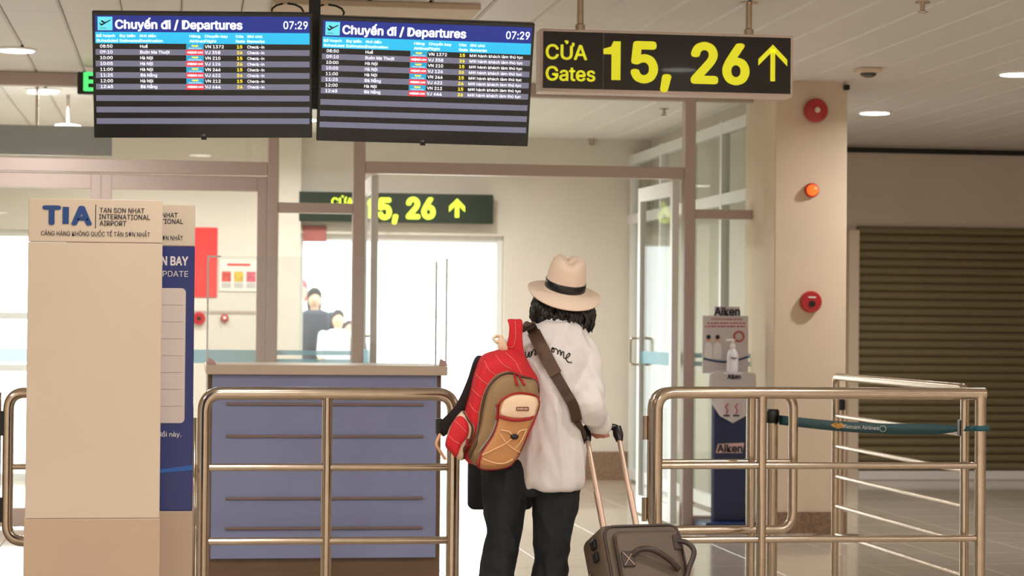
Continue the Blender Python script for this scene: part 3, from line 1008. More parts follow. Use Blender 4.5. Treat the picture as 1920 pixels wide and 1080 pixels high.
# inner gate sign
YSI = YFAR - .13
a_, b_ = at(561, 388, YSI), at(925, 391, YSI)
zt_, zb_ = at(740, 362, YSI).z, at(740, 417, YSI).z
t = thing('gate_sign', 'smaller dark green gate sign seen through the glass partition', 'sign', ((a_.x + b_.x) / 2, YSI, ZC))
MB().box(a_.x, b_.x, YSI, YSI + .12, zb_, zt_, .004, 1).build('housing', mat('sign_green_black', (40, 52, 40), .3), t)
k = (b_ - a_).length / 364
def SI(px, py): return at(px, py, YSI - .004)
M_YEL2 = mat('sign_lime', (206, 232, 60), .4, emit=1.0, ecol=(206, 236, 60))
b = MB()
MB().text('CỬA', SI(621, 385), X, Z, 14 * k, fit=42 * k, bold=.03).build('lettering', M_YEL2, t)
numeral_one(b, SI(682, 409), 37 * k, 17 * k)
b.text('5,', SI(708, 409), X, Z, 36 * k, fit=39 * k, bold=.05)
MB().text('26', SI(761, 408), X, Z, 36 * k, fit=56 * k, bold=.05).build('lettering', M_YEL2, t)
b.build('lettering', M_YEL2, t)
arrow(MB(), SI(857, 390), X, Z, 36 * k, 30 * k, 8 * k).build('arrow', M_YEL2, t)
# exit sign, mostly hidden by the left screen
YE = 14.0
e0 = at(145, 155, YE)
t = thing('exit_sign', 'small black exit sign with green letters beside the left screen', 'sign', (e0.x + .22, YE, ZC))
ze0, ze1 = at(160, 176, YE).z, at(160, 135, YE).z
MB().box(e0.x, e0.x + .44, YE, YE + .06, ze0, ze1, .004, 1).build('housing', M_BLACK, t)
MB().text('EXIT', at(156, 169, YE - .002), X, Z, .107, fit=.36, bold=.035).build('lettering', mat('exit_green', (80, 230, 120), .4, emit=1.0), t)
MB().box(e0.x + .2, e0.x + .24, YE + .02, YE + .04, ze1, ZC).build('hanger', M_ALU, t)

# ================================================================== PILLAR DEVICES
def disc(px, py, r, prof, nm, label, cat, m, Y=YPIL):
    c = at(px, py, Y)
    t = thing(nm, label, cat, c)
    MB().lathe(c, (0, -1, 0), [(a * r, h) for a, h in prof], 32).build('body', m, t, 'auto')
    return t, c
t, c = disc(1527, 208, .077, [(.6, 0), (.6, .02), (1, .022), (1, .05), (.85, .066), (.3, .072)], 'fire_bell', 'round red fire alarm bell high on the pillar', 'alarm bell', M_RED)
MB().lathe(c + Vector((0, -.071, 0)), (0, -1, 0), [(.018, 0), (.018, .005), (.008, .008)]).build('centre_cap', M_PILLAR, t, 'auto')
t, c = disc(1521, 357, .046, [(1, 0), (1, .02), (.9, .026)], 'alarm_beacon', 'small lit orange red alarm light in the middle of the pillar', 'alarm light', M_RED)
MB().lathe(c + Vector((0, -.026, 0)), (0, -1, 0), [(.036, 0), (.034, .018), (.022, .03), (.004, .034)]).build('lens', mat('beacon_lens', (255, 96, 40), .3, emit=1.6, ecol=(255, 92, 30)), t, True)
t, c = disc(1519, 566, .07, [(1, 0), (1, .03), (.9, .042), (.3, .045)], 'call_point', 'round red manual fire call point low on the pillar', 'fire alarm', M_RED)
MB().lathe(c + Vector((0, -.044, -.012)), (0, -1, 0), [(.02, 0), (.02, .006), (.015, .008)]).build('button', M_BLACK, t, 'auto')
MB().box(c.x - .025, c.x + .025, c.y - .047, c.y - .043, c.z + .025, c.z + .033).build('label_strip', M_PRINTW, t)
t, c = disc(373, 597, .055, [(1, 0), (1, .03), (.85, .045)], 'call_point', 'red call point on the far wall beside the blue sign', 'fire alarm', M_RED, YFAR)
MB().lathe(c + Vector((0, -.045, 0)), (0, -1, 0), [(.018, 0), (.015, .006)]).build('button', M_BLACK, t, 'auto')
t, c = disc(421, 597, .035, [(1, 0), (1, .02), (.7, .045), (.2, .055)], 'alarm_beacon', 'small red alarm light on the far wall seen through the left door', 'alarm light', M_RED, YFAR)
MB().ball(c + Vector((0, -.05, .005)), .014).build('lens', mat('pale_lens', (255, 190, 190), .2, emit=.6), t, True)

# ceiling fittings
def sprinkler(px, py, label):
    p = atz(px, py, ZC)
    t = thing('sprinkler_head', label, 'sprinkler', p, 'ceiling sprinklers')
    MB().lathe(p, (0, 0, -1), [(.035, 0), (.035, .006), (.012, .01), (.012, .045)]).build('stem', M_STEEL, t, 'auto')
    MB().lathe(p + Vector((0, 0, -.045)), (0, 0, -1), [(.022, 0), (.028, .004), (.01, .01)], 12).build('deflector', M_STEEL, t, 'auto')
sprinkler(1245, 203, 'sprinkler head behind the glass under the gate sign')
sprinkler(1110, 260, 'sprinkler head further back behind the glass left of the open door')
sprinkler(1730, 3, 'sprinkler head at the top right edge of the ceiling')
p = atz(1628, 128, ZC)
t = thing('smoke_detector', 'square beige smoke detector on the ceiling above the pillar', 'smoke detector', p)
MB().box(p.x - .07, p.x + .07, p.y - .07, p.y + .07, ZC - .03, ZC, .008).build('base', M_PILLAR, t)
MB().lathe(p + Vector((0, 0, -.03)), (0, 0, -1), [(.05, 0), (.045, .015), (.025, .025)]).build('sensor', M_DARK, t, 'auto')
p = atz(128, 178, ZC)
t = thing('ceiling_pendant', 'thin ceiling rod with a round plate behind the left glass', 'pendant', p)
MB().tube([p, p - Vector((0, 0, .2))], .012, 8).build('rod', M_ALU, t, True)
MB().lathe(p - Vector((0, 0, .2)), (0, 0, -1), [(.02, 0), (.09, .01), (.09, .02), (.03, .025)]).build('plate', M_ALU_WHITE_LIT, t, 'auto')

# ---- posters on the far wall and small hanging notice
def board(name, label, px0, px1, py0, py1, Y, m, cat='poster', th=.012):
    p0_, p1_ = at(px0, py1, Y), at(px1, py0, Y)
    t = thing(name, label, cat, ((p0_.x + p1_.x) / 2, Y, p0_.z))
    MB().box(p0_.x, p1_.x, Y - th, Y, p0_.z, p1_.z, .002, 1).build('board', m, t)
    return t, p0_, p1_
board('wall_poster', 'tall plain red poster on the far wall beside the blue sign', 330, 408, 427, 557, YFAR, mat('poster_red', (226, 52, 52), .5))
t, p0_, p1_ = board('notice_board', 'pale notice with three small pictures on the far wall', 411, 484, 487, 546, YFAR, mat('poster_white', (232, 226, 216), .5))
wd, ht = p1_.x - p0_.x, p1_.z - p0_.z
for k_, c_ in enumerate(((214, 70, 64), (206, 170, 60), (206, 90, 110))):
    x = p0_.x + wd * (.06 + .32 * k_)
    MB().box(x, x + wd * .24, YFAR - .0135, YFAR - .012, p0_.z + ht * .3, p0_.z + ht * .62).build('picture', mat('picture_%d' % k_, c_, .5, var=.3, vscale=40), t)
    MB().box(x, x + wd * .24, YFAR - .0135, YFAR - .012, p0_.z + ht * .1, p0_.z + ht * .27).build('caption', mat('caption_grey', (190, 186, 180), .5), t)
MB().box(p0_.x + wd * .2, p1_.x - wd * .2, YFAR - .0135, YFAR - .012, p0_.z + ht * .8, p0_.z + ht * .87).build('heading', mat('poster_red', (226, 52, 52), .5), t)
t, p0_, p1_ = board('hanging_notice', 'small dull red notice hanging below the inner gate sign', 568, 612, 424, 453, YFAR, mat('dull_red', (170, 96, 92), .5), 'sign')

# ================================================================== SANITISER STAND
YA = 14.1
def ax(px): return at(px, 800, YA).x
def az(px, py): return at(px, py, YA).z
M_ANAVY = mat('stand_navy', (14, 38, 84), .35)
M_APOST = mat('stand_print', (214, 208, 214), .4)
t = thing('sanitiser_stand', 'navy hand sanitiser stand with printed board behind the rail', 'stand', (ax(1366), YA, 0))
MB().box(ax(1314), ax(1412), YA - .16, YA + .14, 0, .06, .008).build('base', M_ANAVY, t)
MB().box(ax(1338), ax(1398), YA - .02, YA + .06, .06, az(1366, 740), .004, 1).build('column', M_ANAVY, t)
MB().box(ax(1316), ax(1402), YA + .0, YA + .012, az(1360, 700), az(1360, 592), .003, 1).build('board', M_APOST, t)
MB().box(ax(1338), ax(1386), YA + .0, YA + .012, az(1360, 594), az(1360, 575), .003, 1).build('board_crest', M_APOST, t)
k = (ax(1412) - ax(1314)) / 98
def AP(px, py, dy=-.003): return Vector((ax(px), YA + dy, az(px, py)))
b = MB()
b.text('Aiken', AP(1337, 591), X, Z, 14 * k, fit=49 * k, bold=.035)
b.build('lettering', M_INK, t)
MB().text('Aiken', AP(1358, 710, -.0745), X, Z, 8 * k, fit=25 * k, bold=.03).build('lettering', M_INK, t)
b = MB()
b.text('CHUYÊN GIA KHÁNG KHUẨN', AP(1332, 600), X, Z, 3.4 * k, fit=58 * k, bold=.01)
for px_, py_, n_ in ((1325, 606, 12), (1320, 612, 13)):
    for i_ in range(n_):
        w_ = 3.2 + 1.6 * ((i_ * 7) % 3) / 2
        c_ = AP(px_ + i_ * 6, py_)
        b.box(c_.x, c_.x + w_ * k, c_.y, c_.y + .001, c_.z - 1.2 * k, c_.z + 1.2 * k)
b = b.build('small_print', mat('print_red', (196, 70, 80), .5), t)
b['kind'] = 'stuff'
for px in (1327, 1344):
    f = MB().prism([AP(px - 8, 673), AP(px + 8, 673), AP(px + 7, 648), AP(px + 3, 642), AP(px - 3, 642), AP(px - 7, 648)], (0, .002, 0)).build('printed_figure', mat('coat_white', (240, 240, 244), .5), t)
    MB().lathe(AP(px, 636), (0, -1, 0), [(4.2 * k, -.002), (4.2 * k, .001)], 16).build('printed_face', mat('face_print', (226, 180, 150), .5), t)
    MB().lathe(AP(px, 632), (0, -1, 0), [(4 * k, -.002), (4 * k, .0016)], 16).build('printed_hair', M_INK, t)
MB().tube([AP(1384 + 9 * math.cos(a), 631 - 9 * math.sin(a)) for a in [2 * math.pi * i / 20 for i in range(20)]], .006, 6, True).build('round_seal', mat('seal_red', (190, 90, 70), .5), t)
sw = [AP(1318 + 84 * i / 16, 672 + 8 * math.sin(math.pi * (i / 16)) - 3 * i / 16) for i in range(17)]
MB().tube(sw, .006, 6).build('swoosh', M_LOGO, t)
# shield shaped plate
sp = [(1326, 702), (1335, 698), (1364, 694), (1394, 698), (1410, 702), (1411, 725), (1406, 755), (1392, 778), (1369, 791), (1346, 778), (1331, 755), (1325, 725)]
MB().prism([AP(x, y, -.07) for x, y in sp], (0, .012, 0)).build('shield_plate', M_APOST, t)
MB().tube([AP(x, y, -.064) for x, y in sp], .006, 6, True).build('shield_rim', M_ALU_WHITE_LIT, t, True)
MB().box(ax(1350), ax(1384), YA - .058, YA - .02, az(1366, 740), az(1366, 720)).build('shield_bracket', M_ALU, t)
for px in (1357, 1375):
    MB().tube([AP(px, 776, -.072), AP(px + 2, 768, -.072), AP(px - 2, 762, -.072), AP(px + 3, 756, -.072)], .004, 6).build('printed_hand', mat('print_red', (196, 70, 80), .5), t)
    MB().box(ax(px - 6), ax(px + 6), YA - .073, YA - .07, az(px, 780), az(px, 777)).build('printed_caption', M_INK, t)
pl_ = [AP(1341, 849, -.022), AP(1391, 849, -.022), AP(1394, 830, -.022), AP(1345, 832, -.022)]
MB().prism(pl_, (0, .002, 0)).build('logo_plate', mat('plate_pink', (226, 190, 190), .5), t)
MB().text('Aiken', AP(1343, 847, -.024), X, Z, 13 * k, fit=48 * k, bold=.035).build('lettering', M_INK, t)
# pump bottle on the stand
bc = AP(1365, 697, -.11)
bt = thing('pump_bottle', 'clear white hand sanitiser pump bottle in front of the printed board', 'bottle', bc)
MB().box(bc.x - .05, bc.x + .05, bc.y - .045, bc.y + .06, bc.z - .012, bc.z).build('bottle_tray', M_APOST, t)
MB().loft([(bc + Vector((0, 0, h)), r, r * .7) for h, r in ((0, .036), (.01, .039), (.11, .037), (.135, .03), (.15, .014), (.16, .013))], 20).build('body', mat('bottle_white', (232, 230, 234), .2), bt, True)
MB().lathe(bc, (0, 0, 1), [(.016, .158), (.016, .18), (.006, .182), (.006, .2)]).build('collar', M_WHITE, bt, 'auto')
MB().box(bc.x - .045, bc.x + .014, bc.y - .009, bc.y + .009, bc.z + .198, bc.z + .212, .004).build('pump_head', M_WHITE, bt)
MB().text('Aiken', bc + Vector((-.022, -.031, .085)), X, Z, .012, fit=.044, bold=.03).build('lettering', M_INK, bt)

# ================================================================== PERSON
def q(px, py, dy=0.0): return at(px, py, YP + dy)
M_SKIN = mat('skin', (196, 130, 104), .5, var=.05, vscale=20)
M_SHIRT = mat('shirt_linen', (224, 217, 214), .8, var=.03, vscale=9, bump=.15, bscale=220)
M_JEAN = mat('dark_denim', (24, 28, 32), .8, var=.18, vscale=25, bump=.2, bscale=240)
M_HAIR = mat('black_hair', (20, 15, 14), .45, var=.3, vscale=60, stretch=(1, 1, .2))
M_HAT = mat('straw_hat', (232, 208, 188), .7, bump=.25, bscale=300)
pr = thing('person', 'person in a straw hat, pale shirt and dark jeans seen from behind', 'person', (q(1000, 1200).x, YP, 0))
S = 1 / 483.0
def span(y, l, r, ry, dy=0.0):
    a, b = q(l, y, dy), q(r, y, dy)
    return ((a + b) / 2, (b.x - a.x) / 2, ry)
def limb(mb, pts, rs, seg=16):
    mb.tube(catmull(pts, 5), [x.x for x in catmull([Vector((r, 0, 0)) for r in rs], 5)], seg)
    mb.ball(pts[0], rs[0]); mb.ball(pts[-1], rs[-1])
# body: one continuous surface
b = MB()
b.loft([span(y, l, r, ry, dy) for y, l, r, ry, dy in ((880, 955, 1050, .06, 0), (840, 965, 1055, .065, 0), (790, 972, 1058, .075, .01), (740, 968, 1072, .09, .02), (690, 962, 1092, .09, .03), (655, 965, 1098, .075, .04), (628, 1005, 1088, .055, .05))])
limb(b, [q(1050, 640, .05), q(1053, 600, .07), q(1055, 575, .09)], [.052, .05, .05])
HC = q(1055, 548, .11)
b.ball(HC, .073, .092, .105, 12)
b.ball(HC + Vector((0, .095, -.015)), .013, .02, .02, 6)          # nose
for sx in (-1, 1):
    b.ball(HC + Vector((sx * .075, .0, -.01)), .01, .02, .03, 6)   # ears
    b.ball(HC + Vector((sx * .03, .08, .01)), .014, .014, .01, 6)  # brow / eyes
b.ball(HC + Vector((0, .085, -.055)), .026, .014, .01, 6)          # mouth
hand = q(1129, 806, .05)
el = q(1103, 757, -.10)
limb(b, [q(1090, 668, .03), q(1103, 700, -.02), el], [.036, .036, .034])
limb(b, [el, el.lerp(hand, .5), hand + Vector((-.005, -.03, .03))], [.036, .033, .025])
limb(b, [q(974, 668, .03), q(952, 705, .05), q(946, 765, .04)], [.036, .036, .034])
lh = q(985, 800, .2)
limb(b, [q(945, 765, .03), q(962, 785, .12), lh], [.036, .032, .024])
for base, dx in ((hand, 1), (lh, -1)):
    b.ball(base + Vector((0, .0, .005)), .034, .026, .02, 8)
    for k_ in range(4):
        o_ = base + Vector((-.028 + .018 * k_, .014, .008))
        ln = (.020, .024, .025, .021)[k_]
        limb(b, [o_, o_ + Vector((0, .018, -.006)), o_ + Vector((0, .016, -.006 - ln)), o_ + Vector((0, -.008, -.012 - ln))], [.0088, .0086, .0082, .0076], 8)
    limb(b, [base + Vector((-.03 * dx, -.006, .0)), base + Vector((-.036 * dx, .0, -.016)), base + Vector((-.02 * dx, -.01, -.03))], [.010, .0095, .0085], 8)
LEG = {0: [(880, 905, 1000), (950, 909, 984), (1000, 912, 975), (1045, 906, 966), (1085, 899, 960), (1150, 893, 955), (1222, 892, 948)],
       1: [(880, 995, 1090), (950, 1002, 1081), (1000, 1002, 1071), (1045, 1004, 1062), (1085, 999, 1063), (1150, 994, 1057), (1222, 992, 1048)]}
for i in (0, 1):
    pts, rs = [], []
    for y, l, r in LEG[i]:
        c, rx_, _ = span(y, l, r, 0)
        pts.append(c); rs.append(rx_ * (.55 if y < 900 else .78))
    limb(b, pts, rs)
    f0 = pts[-1]
    limb(b, [Vector((f0.x, f0.y - .03, .05)), Vector((f0.x, f0.y + .08, .045)), Vector((f0.x, f0.y + .15, .035))], [.038, .036, .028])
body = link('body', remesh(b, .0065, 3), M_SKIN, None, True)
me = body.data
for v in me.vertices: v.co -= ORI[pr.name]
body.parent = pr; ORI[body.name] = ORI[pr.name].copy()
def clothing(name, mb, material, voxel, sm, disp, ds, parent=pr):
    o = link(name, remesh(mb, voxel, sm, disp, ds), material, None, True)
    for v in o.data.vertices: v.co -= ORI[pr.name]
    o.parent = parent; ORI[o.name] = ORI[pr.name].copy()
    return o
# trousers
b = MB()
b.loft([span(y, l, r, ry, .0) for y, l, r, ry in ((800, 968, 1068, .10), (850, 948, 1072, .095), (880, 915, 1080, .095), (905, 908, 1086, .095), (925, 930, 1066, .085))])
for i in (0, 1):
    rings = [span(y, l, r, (r - l) / 2 * S * (.88 if y < 900 else 1.12)) for y, l, r in LEG[i]]
    b.loft(rings[::-1])
clothing('trousers', b, M_JEAN, .009, 3, .009, .07)
for i in (0, 1):
    c = span(*LEG[i][-1], 0)[0]
    sh_ = MB()
    sh_.loft([((c.x, c.y + .045, z), rx_, ry_) for z, rx_, ry_ in ((0, .046, .135), (.02, .05, .14), (.045, .047, .12), (.075, .042, .085), (.1, .038, .06))])
    sh_.build('shoe', mat('shoe_canvas', (40, 40, 44), .6), pr, True)
# shirt
b = MB()
b.loft([span(y, l, r, ry, dy) for y, l, r, ry, dy in ((914, 974, 1090, .145, 0), (900, 964, 1094, .152, 0), (850, 956, 1094, .148, 0), (800, 952, 1086, .135, .0), (760, 950, 1079, .125, .01), (715, 948, 1096, .12, .02), (680, 946, 1112, .112, .025), (655, 950, 1116, .098, .03), (638, 964, 1108, .083, .035), (622, 990, 1096, .068, .045), (606, 1014, 1088, .06, .055))])
sleeve = [q(1098, 662, .03), q(1106, 690, .0), q(1106, 725, -.05), el + Vector((.0, 0, 0)), q(1112, 778, -.06), q(1126, 796, .0)]
limb(b, sleeve, [.052, .051, .05, .056, .047, .036])
limb(b, [q(968, 660, .03), q(952, 700, .05), q(946, 760, .04), q(960, 785, .11)], [.055, .052, .05, .046])
shirt = clothing('shirt', b, M_SHIRT, .008, 3, .011, .085)
MB().loft([span(612, 1012, 1090, .062, .055), span(600, 1016, 1088, .06, .06), span(588, 1022, 1084, .055, .065), span(589, 1027, 1079, .05, .065), span(604, 1024, 1080, .05, .06)], 28).build('collar', M_SHIRT, pr, True)
MB().tube([q(1113, 786, -.03), q(1125, 797, .0)], [.039, .038], 18).build('cuff', M_SHIRT, pr, True)
sb = bvh_of(shirt)
# script embroidered on the back
M_THREAD = mat('black_thread', (14, 12, 12), .7)
def c1(x, y): return (800 + x / 4.32, 450 + y / 4.32)
strokes = [[(800, 905), (802, 945), (815, 948), (832, 905), (830, 945), (842, 940), (850, 900), (848, 938), (858, 905), (872, 885), (880, 900), (876, 930), (888, 925), (900, 890), (905, 885), (908, 930)],
           [(1010, 885), (1020, 872), (1032, 880), (1030, 905), (1018, 905), (1014, 890), (1030, 880), (1050, 882), (1062, 900), (1060, 925), (1070, 898), (1084, 895), (1086, 935), (1096, 908), (1110, 908), (1110, 950), (1125, 958), (1150, 945), (1162, 925), (1150, 918), (1134, 940), (1132, 970), (1150, 990), (1176, 990)]]
for s_ in strokes:
    pp = [c1(x, y) for x, y in s_]
    cv = catmull([Vector((x, y, 0)) for x, y in pp], 5)
    MB().tube([drape(p.x, p.y, sb, .002, YP - .1) for p in cv], .0021, 6).build('embroidery', M_THREAD, pr, True)
# hair: a dark mass with wavy locks
b = MB()
b.ball(HC + Vector((0, -.01, -.03)), .08, .085, .075, 12)
hm = b
for k_ in range(120):
    a = random.uniform(-math.pi * 1.08, math.pi * .08)     # around the back and sides
    rad = random.uniform(.82, 1.0)
    ca, sa = math.cos(a), math.sin(a)
    back = max(0, -sa)
    st = HC + Vector((ca * .095 * rad, sa * .095 * rad, -.02 - .045 * back + random.uniform(-.008, .008)))
    side = ca
    drop = .055 + .075 * max(0, side) ** 2 + .04 * max(0, -side) ** 2 + random.uniform(-.018, .01)
    ph = random.uniform(0, 6)
    pts, rs = [], []
    for j in range(7):
        u = j / 6
        bulge = 1 + .28 * math.sin(u * 2.3)
        wv = .007 * math.sin(u * 7 + ph)
        pts.append(Vector((HC.x + ca * .097 * rad * bulge + wv, HC.y + sa * .09 * rad * bulge + wv * .6, st.z - drop * u)))
        rs.append(.011 * (1 - u ** 3) + .0015)
    hm.tube(pts, rs, 6)
hm.build('hair', M_HAIR, pr, True)
# hat
hx_ = Matrix.Translation(q(1059, 541, .10)) @ Matrix.Rotation(R(6.5), 4, 'Y') @ Matrix.Rotation(R(17), 4, 'X')
def hat_ring(n, f):
    return [hx_ @ Vector(f(2 * math.pi * k_ / n)) for k_ in range(n)]
NH = 48
rings = []
A, Bq = .079, .094
def brim(u):      # u 0..1 outward; front/back droop, sides curl up
    return lambda t: ((A + (.145 - A) * u) * math.cos(t), (Bq + (.165 - Bq) * u) * math.sin(t), -.004 - .034 * u * u * max(0, -math.sin(t)) - .006 * u * u * abs(math.cos(t)) ** 2 - .012 * u * max(0, math.sin(t)))
for u in (1.0, .97, .66, .33, .08): rings.append(hat_ring(NH, lambda t, u=u: (lambda p: (p[0], p[1], p[2] - .004))(brim(u)(t))))
rings = rings[0:5]
for u in (.08,): pass
up_rings = []
for u in (1.0, .97, .66, .33, .06): up_rings.append(hat_ring(NH, brim(u)))
crown = []
for h_, s_ in ((.0, 1.0), (.03, .985), (.06, .95), (.09, .9), (.112, .83), (.126, .70), (.130, .5), (.124, .28), (.118, .1)):
    def fcr(t, h_=h_, s_=s_):
        x, y = A * s_ * math.cos(t), Bq * s_ * math.sin(t)
        z = h_
        if h_ > .085:
            k2 = (h_ - .085) / .045
            z -= .024 * k2 * math.exp(-(x / .022) ** 2)              # lengthwise crease
            pinch = max(0, math.sin(t)) ** 2 * max(0, abs(math.cos(t))) * .02 * k2
            x -= math.copysign(pinch, x)
        return (x, y, z)
    crown.append(hat_ring(NH, fcr))
def skin_rings(mb, rs, capend=True):
    vs = [p for r_ in rs for p in r_]
    fs = []
    for i in range(len(rs) - 1):
        for k_ in range(NH):
            l = (k_ + 1) % NH
            fs.append((i * NH + k_, i * NH + l, (i + 1) * NH + l, (i + 1) * NH + k_))
    if capend: fs.append(tuple((len(rs) - 1) * NH + k_ for k_ in range(NH)))
    mb.add(vs, fs)
hb = MB()
skin_rings(hb, rings[::-1] + up_rings + crown)
hat = hb.build('hat', M_HAT, pr, True)
hat['label'] = 'cream straw fedora'
band = MB()
br = []
for h_, s_ in ((.0, 1.012), (.002, 1.03), (.03, 1.018), (.032, .99)):
    br.append(hat_ring(NH, lambda t, h_=h_, s_=s_: (A * s_ * math.cos(t), Bq * s_ * math.sin(t), h_ + .002)))
skin_rings(band, br, False)
hbnd = band.build('hat_band', M_BLACK, hat, True)
hbnd['label'] = 'black ribbon hat band'

# ================================================================== SHOULDER BAG
M_STRAP = mat('brown_strap', (74, 52, 36), .65, bump=.2, bscale=200)
sbag = thing('shoulder_bag', 'black shoulder bag on a brown strap across the back', 'bag', q(940, 955, .26))
c_ = q(938, 912, .26)
MB().box(c_.x - .128, c_.x + .128, c_.y - .04, c_.y + .05, q(938, 955, .26).z, q(938, 850, .26).z, .022, 3).build('bag_body', mat('black_fabric', (16, 15, 17), .8), sbag, True)
def ribbon(path, wpx, bvh, off, th, nm, material, parent, fallY):
    vs, fs = [], []
    cv = catmull([Vector((x, y, 0)) for x, y in path], 8)
    for i, p in enumerate(cv):
        t_ = (cv[min(i + 1, len(cv) - 1)] - cv[max(i - 1, 0)]).normalized()
        n_ = Vector((-t_.y, t_.x, 0)) * wpx / 2
        a1, a2 = p + n_, p - n_
        P1, P2 = drape(a1.x, a1.y, bvh, off, fallY), drape(a2.x, a2.y, bvh, off, fallY)
        d = ray(p.x, p.y).normalized() * th
        vs += [P1, P2, P2 + d, P1 + d]
    n = len(cv)
    for i in range(n - 1):
        for k_ in range(4):
            l = (k_ + 1) % 4
            fs.append((i * 4 + k_, i * 4 + l, i * 4 + 4 + l, i * 4 + 4 + k_))
    fs += [(3, 2, 1, 0), tuple((n - 1) * 4 + k_ for k_ in range(4))]
    return MB().add(vs, fs).build(nm, material, parent, 'auto')
ribbon([(992, 606), (1003, 628), (1022, 665), (1043, 705), (1062, 738), (1075, 762), (1082, 790)], 20, sb, .014, .012, 'strap', M_STRAP, sbag, YP - .1)
ribbon([(1000, 622), (1012, 645), (1030, 680), (1042, 702)], 25, sb, .02, .01, 'shoulder_pad', mat('pad_brown', (88, 64, 44), .6), sbag, YP - .1)
# strap continues over the shoulder and round the hip to the bag
MB().tube(catmull([q(991, 610, -.02), q(985, 612, .06), q(975, 660, .16), q(950, 780, .22), q(900, 860, .27)], 6), .012, 8).build('strap_front', M_STRAP, sbag, True)
MB().tube(catmull([q(1082, 790, -.11), q(1094, 815, -.02), q(1085, 840, .12), q(1040, 880, .22), q(1000, 885, .25)], 6), .012, 8).build('strap_end', M_STRAP, sbag, True)

# ================================================================== BACKPACK
M_BRED = mat('backpack_red', (206, 22, 36), .7, var=.05, vscale=10, bump=.2, bscale=250)
M_OLIVE = mat('backpack_olive', (146, 118, 82), .75, var=.05, vscale=10, bump=.2, bscale=250)
M_TAN = mat('backpack_tan', (190, 134, 84), .75, var=.04, vscale=10, bump=.2, bscale=250)
M_BCREAM = mat('backpack_cream', (232, 202, 172), .75, bump=.2, bscale=250)
M_BPIPE = mat('red_piping', (158, 16, 30), .6)
M_ZIP = mat('zip_brown', (84, 54, 42), .5)
M_CORD = mat('cord_cream', (222, 176, 128), .6)
bpk = thing('backpack', 'red and tan backpack with bungee cord slung on the left shoulder', 'backpack', q(905, 882, -.25))
def c2(x, y): return (800 + x / 3.375, 580 + y / 3.375)
def inflate(outline, dyb, dyf, nm, material, parent=bpk, inset=.2, n=4, conv=c2):
    o2d = catmull([Vector((*conv(x, y), 0)) for x, y in outline], n, True)
    cen = sum(o2d, Vector()) / len(o2d)
    N = len(o2d)
    vs, fs = [], []
    K = 8
    for k_ in range(K + 1):
        a = k_ / K * math.pi / 2
        s_ = 1 - inset * (1 - math.cos(a))
        dy = dyb + (dyf - dyb) * math.sin(a)
        for p in o2d:
            r_ = cen + (p - cen) * s_
            vs.append(q(r_.x, r_.y, dy))
    for k_ in range(K):
        for i in range(N):
            l = (i + 1) % N
            fs.append((k_ * N + i, k_ * N + l, (k_ + 1) * N + l, (k_ + 1) * N + i))
    fs.append(tuple(range(N)))
    for t_ in (.66, .33):
        base = len(vs)
        for p in o2d:
            r_ = cen + (p - cen) * (1 - inset) * t_
            vs.append(q(r_.x, r_.y, dyf - .006 * (1 - t_)))
        for i in range(N):
            l = (i + 1) % N
            fs.append((base - N + i, base - N + l, base + l, base + i))
    fs.append(tuple(len(vs) - N + i for i in range(N)))
    return MB().add(vs, fs).build(nm, material, parent, True)
main = inflate([(345, 295), (440, 258), (530, 250), (610, 290), (670, 380), (708, 450), (716, 560), (690, 700), (640, 810), (570, 950), (480, 1008), (390, 1012), (300, 985), (245, 955), (215, 860), (235, 660), (270, 520), (300, 390)], -.13, -.30, 'main_compartment', M_BRED, inset=.28)
panel = inflate([(345, 292), (300, 315), (255, 450), (180, 610), (78, 722), (92, 795), (128, 792), (220, 670), (300, 640), (400, 500), (420, 330)], -.10, -.19, 'back_panel', mat('black_mesh', (28, 18, 20), .85, bump=.3, bscale=300), inset=.15)
olive = inflate([(525, 400), (445, 430), (385, 510), (352, 640), (330, 760), (275, 880), (270, 945), (330, 1000), (450, 1012), (530, 990), (590, 900), (690, 640), (712, 530), (698, 455), (610, 425)], -.22, -.36, 'front_compartment', M_OLIVE, inset=.17)
tanp = inflate([(612, 530), (545, 535), (485, 568), (458, 615), (452, 700), (420, 800), (350, 905), (318, 965), (335, 1004), (400, 1014), (500, 1000), (556, 960), (600, 880), (650, 755), (698, 650), (712, 585), (690, 548)], -.30, -.405, 'front_pocket', M_TAN, inset=.13)
cream = inflate([(612, 542), (548, 547), (492, 576), (470, 618), (468, 672), (560, 690), (668, 685), (694, 640), (704, 588), (684, 555)], -.375, -.412, 'pocket_flap', M_BCREAM, inset=.12)
sidep = inflate([(232, 640), (180, 690), (140, 760), (116, 850), (135, 890), (195, 945), (230, 955), (245, 895), (290, 850), (318, 745), (280, 690)], -.16, -.31, 'side_pocket_edge', M_BCREAM, inset=.2)
sider = inflate([(212, 665), (165, 712), (130, 800), (116, 862), (150, 905), (190, 938), (222, 862), (268, 800), (272, 730), (248, 685)], -.2, -.335, 'side_pocket', M_BRED, inset=.2)
strp = inflate([(513, 65), (560, 62), (606, 72), (606, 180), (622, 300), (650, 350), (560, 330), (490, 270), (515, 190), (522, 110)], -.10, -.16, 'shoulder_strap', M_BRED, inset=.06)
inflate([(455, 180), (475, 168), (500, 200), (513, 262), (460, 262), (452, 220)], -.17, -.2, 'grab_loop', M_BCREAM, inset=.2)
MB().tube(catmull([q(*c2(460, 215), -.18), q(*c2(430, 200), -.17), q(*c2(425, 180), -.16), q(*c2(450, 168), -.16), q(*c2(480, 175), -.17)], 5), .006, 6).build('loop_webbing', M_BCREAM, bpk, True)
bb_ = bvh_of(main, panel, olive, tanp, cream, sidep, sider, strp)
